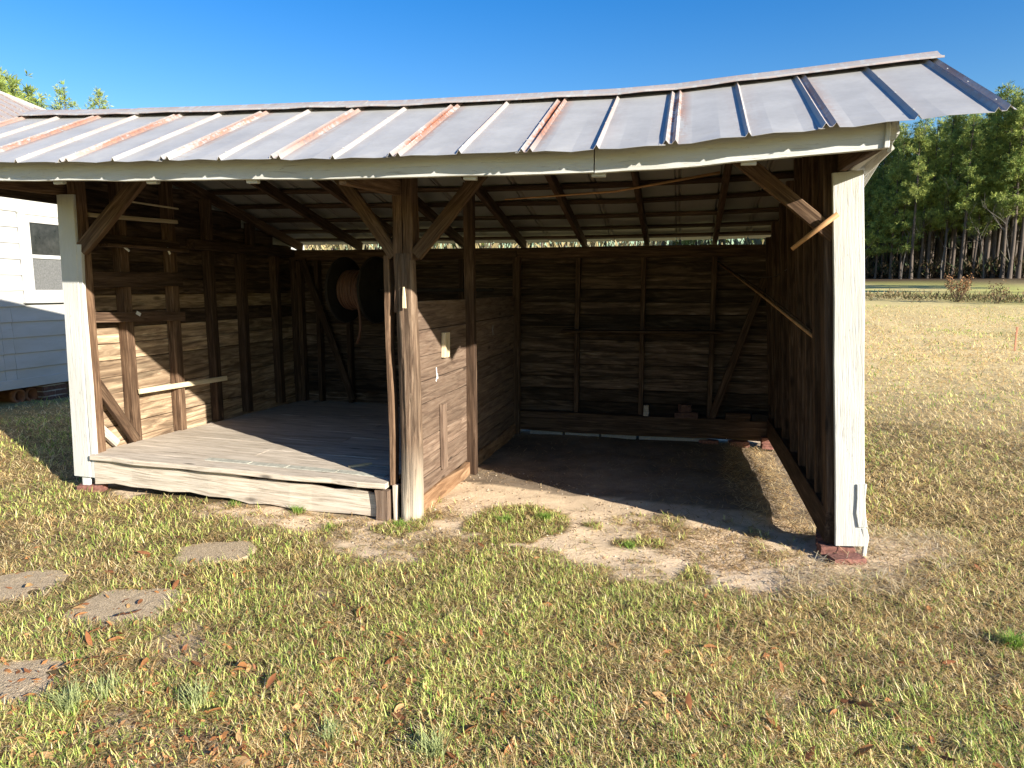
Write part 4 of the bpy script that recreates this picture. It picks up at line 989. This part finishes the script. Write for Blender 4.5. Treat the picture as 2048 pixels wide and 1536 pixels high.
# ------------------------------------------------------------------ grass, straw and leaves
def blades(N, dmin, dmax, azc, azw, seed, name, label):
    g = np.random.default_rng(seed)
    d = dmin * (dmax / dmin) ** (g.random(N) ** 1.12); az = azc + azw * (g.random(N) - .5)
    a = math.radians(YAW) * -1 + np.radians(az); x = d * np.sin(a); y = d * np.cos(a)
    bare, gr = masks(x, y)
    keep = g.random(N) > np.minimum(bare * 1.15, 1) * .975
    keep &= g.random(N) < .30 + 1.25 * smooth(.30, .62, fbm(x, y, 7.5, 210))
    keep &= ~((x > -4.62) & (x < -1.85) & (y > 4.36)); keep &= ~((x < HX) & (y > HY0)); keep &= ~((x > -1.9) & (x < .98) & (y > 4.9) & (y < 7.7))
    keep &= ~((y > 7.5) & (x < .9) & (x > -7)) | (d > 14)
    for cx, cy, sx, sy, rz in STONES:
        u = (x - cx) * math.cos(rz) + (y - cy) * math.sin(rz); v = -(x - cx) * math.sin(rz) + (y - cy) * math.cos(rz)
        keep &= ~(((u / sx) ** 4 + (v / sy) ** 4) < .47)
    keep &= d < 44
    x, y, d, gr, bare = x[keep], y[keep], d[keep], gr[keep], bare[keep]; n = len(x)
    z = terrain(x, y)
    right = smooth(.6, 1.6, x - .12 * y)
    isg = g.random(n) < (.05 + .50 * gr)
    sc = np.clip(d / 4.2, 1, 5)
    L = np.where(isg, g.uniform(.022, .062, n), g.uniform(.020, .066, n)) * (.75 + .25 * sc) * np.where(bare > .5, .75, 1)
    lng = g.random(n) < .025; L = np.where(lng, L * 1.8, L)
    W = np.where(isg, g.uniform(.0012, .0024, n), g.uniform(.0010, .0022, n)) * sc * np.where(d < 3.2, 1.0, 1.0)
    tilt = np.where(isg, g.uniform(.35, 1.3, n), g.uniform(.75, 1.52, n))   # from vertical
    ph = g.uniform(0, 2 * np.pi, n)
    dx, dy = np.cos(ph), np.sin(ph)
    px, py = -dy, dx
    curl = g.uniform(-.2, .6, n)
    def pt(t, extra):
        tt = tilt + extra * curl; return x + dx * np.sin(tt) * L * t, y + dy * np.sin(tt) * L * t, z - .004 + np.maximum(np.cos(tt) * L * t, 0) + .004 * t + g.uniform(0, .012, n) * (t > 0)
    lift = g.uniform(0, .010, n)
    def ptl(t, extra):
        tt = tilt + extra * curl; return x + dx * np.sin(tt) * L * t, y + dy * np.sin(tt) * L * t, z - .003 + lift + np.maximum(np.cos(tt), .02) * L * t
    b = ptl(0, 0); m = ptl(.55, .3); e = ptl(1.0, 1.0)
    V = np.empty((n, 5, 3), np.float32)
    V[:, 0] = np.stack([b[0] - px * W, b[1] - py * W, b[2]], 1); V[:, 1] = np.stack([b[0] + px * W, b[1] + py * W, b[2]], 1)
    V[:, 2] = np.stack([m[0] + px * W * .85, m[1] + py * W * .85, m[2]], 1); V[:, 3] = np.stack([m[0] - px * W * .85, m[1] - py * W * .85, m[2]], 1)
    V[:, 4] = np.stack(e, 1)
    base = np.arange(n) * 5
    loops = np.stack([base, base + 1, base + 2, base + 3, base + 3, base + 2, base + 4], 1).ravel(); sizes = np.tile([4, 3], n)
    me = fast_mesh(name, V.reshape(-1, 3), loops, sizes)
    straw = np.array([[.78, .60, .29], [.86, .71, .42], [.66, .48, .21], [.50, .31, .13]]); green = np.array([[.40, .48, .10], [.58, .62, .18], [.21, .32, .06], [.66, .64, .22]])
    c = np.where(isg[:, None], green[g.integers(0, 4, n)], straw[g.integers(0, 4, n)]) * g.uniform(.75, 1.2, n)[:, None]
    c = c * (.74 + .68 * fbm(x, y, 4.5, 90, 3))[:, None]
    dryer = (g.random(n) < .5 * right)[:, None]; c = np.where(dryer & ~isg[:, None], np.array([.84, .65, .34]) * g.uniform(.8, 1.15, n)[:, None], c)
    add_color(me, np.repeat(c, 5, 0))
    return tag(link_mesh(name, me, M['grass']), label, 'grass', kind='stuff')
blades(680000, 1.75, 34, 0, 92, 1, 'lawn_grass', 'short winter lawn of mixed straw and green blades')

def thatch_mat(N):
    g = np.random.default_rng(44); d = 1.8 * (9.5 / 1.8) ** (g.random(N) ** 1.1); a = -math.radians(YAW) + np.radians(92 * (g.random(N) - .5)); x = d * np.sin(a); y = d * np.cos(a)
    bare, gr = masks(x, y); k = (g.random(N) > bare * .93) & ~((x > -4.62) & (x < -1.85) & (y > 4.36)) & ~((x > -1.9) & (x < 1.0) & (y > 4.9)) & (x > HX)
    for cx, cy, sx, sy, rz in STONES:
        u = (x - cx) * math.cos(rz) + (y - cy) * math.sin(rz); v = -(x - cx) * math.sin(rz) + (y - cy) * math.cos(rz); k &= ~(((u / sx) ** 4 + (v / sy) ** 4) < .7)
    x, y, d, gr = x[k], y[k], d[k], gr[k]; n = len(x); z = terrain(x, y) + g.uniform(.001, .014, n); ph = g.uniform(0, 2 * np.pi, n); L = g.uniform(.012, .05, n) * np.clip(d / 4, 1, 2); W = g.uniform(.0008, .0018, n) * np.clip(d / 3.5, 1, 2.5)
    dx, dy = np.cos(ph) * L, np.sin(ph) * L; px, py = -np.sin(ph) * W, np.cos(ph) * W; rise = g.normal(.1, .22, n) * L
    V = np.stack([np.stack([x - px, y - py, z], 1), np.stack([x + px, y + py, z], 1), np.stack([x + dx + px, y + dy + py, z + rise], 1), np.stack([x + dx - px, y + dy - py, z + rise], 1)], 1).astype(np.float32)
    me = fast_mesh('thatch', V.reshape(-1, 3), np.arange(n * 4), np.full(n, 4))
    pal = np.array([[.62, .46, .22], [.74, .58, .32], [.42, .28, .13], [.30, .19, .09], [.50, .36, .15], [.26, .24, .08]]); c = pal[g.integers(0, 6, n)] * g.uniform(.75, 1.2, n)[:, None]
    add_color(me, np.repeat(c, 4, 0)); tag(link_mesh('thatch', me, M['grass']), 'matted dead grass lying between the lawn blades', 'thatch', kind='stuff')
thatch_mat(330000)

# wiry green tufts of wild onion and clover-like clumps
def tuft_obj(px, lab, n, h, spread, col, w=.0016):
    c = on_z(*px); z = terr(c[0], c[1]); V = []; F = []; r = random.Random(int(px[0] + px[1]))
    for i in range(n):
        a = r.uniform(0, 6.28); t = r.uniform(.1, .9) * spread; p = Vector((c[0] + r.gauss(0, .02), c[1] + r.gauss(0, .02), z - .005)); L = h * r.uniform(.6, 1.1); d = Vector((math.cos(a) * t, math.sin(a) * t, 1)).normalized()
        m = p + d * L * .55; e = p + d * L + Vector((math.cos(a), math.sin(a), -.4)) * L * .25; s = Vector((-math.sin(a), math.cos(a), 0)) * w; b = len(V)
        V.extend([p - s, p + s, m + s, m - s, e]); F.extend([(b, b + 1, b + 2, b + 3), (b + 3, b + 2, b + 4)])
    me = mesh('grass_tuft', V, F); add_color(me, np.array([np.array(col) * r.uniform(.75, 1.25) for _ in range(len(V) // 5) for q in range(5)])); return tag(link_mesh('grass_tuft', me, M['grass']), lab, 'grass tuft', 'green tufts in the lawn')
for px, lab, n, h, sp in (((140, 1420), 'bluish green wiry tuft by the near left stepping stone', 150, .13, 1.1), ((215, 1395), 'small bluish wiry tuft right of the near left stepping stone', 70, .12, .9), ((395, 1415), 'narrow upright wiry tuft in the left foreground', 80, .13, .6),
                          ((868, 1510), 'rounded wiry tuft at the bottom centre of the lawn', 140, .10, 1.0), ((660, 1480), 'wiry tuft left of the bottom centre', 80, .09, 1.0)):
    tuft_obj(px, lab, n, h, sp, (.40, .44, .19))
for px, lab, n, h, sp in (((596, 1024), 'round green clump against the plank riser', 130, .07, 1.4), ((470, 1012), 'small green clump at the left of the plank riser', 70, .06, 1.4), ((800, 1050), 'green clump at the foot of the log post', 140, .06, 1.6), ((660, 1052), 'low green clump on the bare sand before the riser', 60, .05, 1.6),
                          ((1262, 1090), 'green clump on the bare sand before the right bay', 90, .05, 1.6), ((1090, 1040), 'bright green clump in the sand of the right bay mouth', 200, .07, 1.6), ((1010, 1045), 'broad green clump left in the sand of the right bay mouth', 220, .06, 1.8), ((2030, 1290), 'bright green clump at the right picture edge', 200, .09, 1.2)):
    tuft_obj(px, lab, n, h, sp, (.24, .36, .07), .002)

# straw litter inside the right bay and round the right post
def litter(N, poly, L, cols, name, lab, seed, hh=.012):
    g = random.Random(seed); xs = [p[0] for p in poly]; ys = [p[1] for p in poly]; V = []; F = []; Cc = []
    i = 0
    while i < N:
        x = g.uniform(min(xs), max(xs)); y = g.uniform(min(ys), max(ys))
        if not in_poly(np.array([x]), np.array([y]), poly)[0]: i += .2; continue
        i += 1; z = terr(x, y) + g.uniform(.002, hh); a = g.uniform(0, 6.28); l = g.uniform(.4, 1) * L; d = Vector((math.cos(a), math.sin(a), g.gauss(.05, .2))) * l; s = Vector((-math.sin(a), math.cos(a), 0)) * g.uniform(.001, .0022); p = Vector((x, y, z)); b = len(V)
        V.extend([p - s, p + s, p + d + s, p + d - s]); F.append((b, b + 1, b + 2, b + 3)); Cc.extend([np.array(g.choice(cols)) * g.uniform(.7, 1.2)] * 4)
    me = mesh(name, V, F); add_color(me, np.array(Cc)); return tag(link_mesh(name, me, M['leaf']), lab, 'litter', kind='stuff')
STRAW = [(.50, .34, .16), (.40, .25, .11), (.58, .44, .24), (.28, .17, .08)]
litter(3500, [(.45, 5.0), (.92, 4.6), (.92, 7.4), (.5, 7.4), (.35, 6.2)], .10, [(.74, .55, .28), (.62, .43, .20), (.80, .64, .38), (.45, .28, .13)], 'straw_bank', 'matted yellow straw lying in the sun strip along the right sill', 6, .05)
litter(1500, [(-.2, 5.0), (.95, 4.5), (.95, 7.5), (.3, 7.5), (-.3, 6.2)], .08, STRAW, 'straw_litter', 'loose straw strewn along the right wall inside the shed', 1, .03)
litter(1500, [(-1.75, 5.6), (.5, 5.0), (.6, 7.4), (-1.75, 7.4)], .06, STRAW, 'floor_litter', 'thin scatter of straw and twigs on the dark dirt of the right bay', 2)
litter(1700, poly_px([(1250, 1040), (1450, 1060), (1600, 1120), (1480, 1150), (1330, 1110)]), .07, STRAW, 'pine_straw', 'orange pine straw on the sand before the right bay', 3)
litter(3500, poly_px([(1700, 1100), (1740, 1040), (1900, 1060), (1960, 1110), (1850, 1190), (1560, 1220), (1560, 1150)]), .10, [(.62, .52, .34), (.55, .43, .25), (.45, .32, .17)], 'dry_grass_thatch', 'flattened pale dry grass around the right corner post', 4, .02)
None if True else litter(900, [(-4.4, 5.6), (-2.0, 5.2), (-2.0, 7.4), (-4.4, 7.4)], .05, STRAW, 'floor_dust', 'straw and dust scattered over the shaded plank floor', 5)
# pebbles and crumbs on the sand
def crumbs(N, poly, name, lab, seed):
    g = random.Random(seed); xs = [p[0] for p in poly]; ys = [p[1] for p in poly]; V = []; F = []; Cc = []
    for i in range(N):
        x = g.uniform(min(xs), max(xs)); y = g.uniform(min(ys), max(ys))
        if not in_poly(np.array([x]), np.array([y]), poly)[0]: continue
        r = g.choice([.004, .005, .006, .008, .012]); z = terr(x, y); b = len(V); c = np.array(g.choice([(.40, .29, .18), (.30, .21, .13), (.50, .42, .32), (.22, .15, .09)]))
        for k in range(5): a = 6.283 * k / 5 + g.uniform(-.3, .3); V.append((x + r * math.cos(a), y + r * math.sin(a), z - .002))
        V.append((x + g.uniform(-.3, .3) * r, y + g.uniform(-.3, .3) * r, z + r * .8)); F.extend([(b + k, b + (k + 1) % 5, b + 5) for k in range(5)]); Cc.extend([c] * 6)
    me = mesh(name, V, F); add_color(me, np.array(Cc)); return tag(link_mesh(name, me, M['leaf']), lab, 'gravel', kind='stuff')
crumbs(2600, BARE[0], 'sand_crumbs', 'small stones and crumbs of earth on the sand before the right bay', 1)
crumbs(900, BARE[1], 'sand_crumbs', 'small stones and crumbs of earth before the plank riser', 2)

# fallen leaves
def leaf_mesh(seed):
    r = random.Random(seed); L = 1.0; W = r.uniform(.13, .2); n = 5; V = []; F = []; curl = r.uniform(-.3, .7); bend = r.uniform(-.5, .5)
    for i in range(n + 1):
        t = i / n; w = W * math.sin(math.pi * min(1, t * .96 + .03)) ** .8; a = bend * t; x = t * math.cos(a); y = t * math.sin(a) * .6; zc = .05 * math.sin(math.pi * t) * r.uniform(-.2, 1) + .05
        V += [(x, y - w, zc + curl * w), (x, y, zc), (x, y + w, zc + curl * w)]
    for i in range(n):
        for k in (0, 1): b = i * 3 + k; F.append((b, b + 3, b + 4, b + 1))
    c = np.array(r.choice([(.38, .17, .065), (.30, .12, .05), (.45, .23, .09), (.24, .10, .045), (.50, .30, .13)]))
    me = mesh('leaf', V, F); add_color(me, np.tile(c, (len(V), 1)) * np.array([[r.uniform(.85, 1.15)] for _ in V])); me.materials.append(M['leaf']); me.polygons.foreach_set('use_smooth', [True] * len(me.polygons)); return me
LEAVES = [leaf_mesh(s) for s in range(8)]
rl_ = random.Random(9); cnt = 0
LABS = {0: 'brown fallen leaf lying in the left foreground grass', 1: 'brown fallen leaf lying in the centre foreground grass', 2: 'brown fallen leaf lying in the right foreground grass'}
while cnt < 290:
    px = rl_.uniform(-30, 2080) if rl_.random() < .35 else rl_.gauss(450, 420); py_ = 1536 - abs(rl_.gauss(0, 210)) if rl_.random() < .8 else rl_.uniform(1080, 1536)
    if not (-60 < px < 2100 and py_ > 1060): continue
    c = on_z(px, py_); b, g_ = masks(np.array([c[0]]), np.array([c[1]]))
    if b[0] > .5: continue
    o = bpy.data.objects.new('fallen_leaf', LEAVES[rl_.randrange(8)]); COL.objects.link(o); s = rl_.choice([.038, .046, .056, .068, .085])
    o.location = (c[0], c[1], terr(c[0], c[1]) + rl_.uniform(.006, .022)); o.rotation_euler = (rl_.gauss(0, .35), rl_.gauss(0, .3), rl_.uniform(0, 6.28)); o.scale = (s, s, s)
    k = 0 if px < 680 else 1 if px < 1365 else 2
    tag(o, LABS[k], 'leaf', 'fallen leaves on the lawn, ' + ('left', 'centre', 'right')[k]); cnt += 1

# small leaf fragments between the blades
def fragments(N):
    g = random.Random(77); V = []; F = []; Cc = []
    for i in range(N):
        px = g.gauss(620, 520); py_ = 1560 - abs(g.gauss(0, 230))
        if not (-100 < px < 2150 and py_ > 1075): continue
        c = on_z(px, py_); r = g.uniform(.008, .022); z = terr(c[0], c[1]) + g.uniform(.004, .02); a = g.uniform(0, 6.28); d = Vector((math.cos(a), math.sin(a), g.gauss(0, .4))) * r; t = Vector((-math.sin(a), math.cos(a), g.gauss(0, .5))) * r * g.uniform(.25, .5); p = Vector((c[0], c[1], z)); b = len(V)
        V.extend([p - d, p + t, p + d, p - t]); F.append((b, b + 1, b + 2, b + 3)); Cc.extend([np.array(g.choice([(.42, .19, .07), (.32, .13, .05), (.52, .28, .12), (.26, .11, .05)])) * g.uniform(.8, 1.2)] * 4)
    me = mesh('leaf_litter', V, F); add_color(me, np.array(Cc)); tag(link_mesh('leaf_litter', me, M['leaf']), 'small brown leaf fragments caught in the lawn', 'leaf litter', kind='stuff')
fragments(2600)
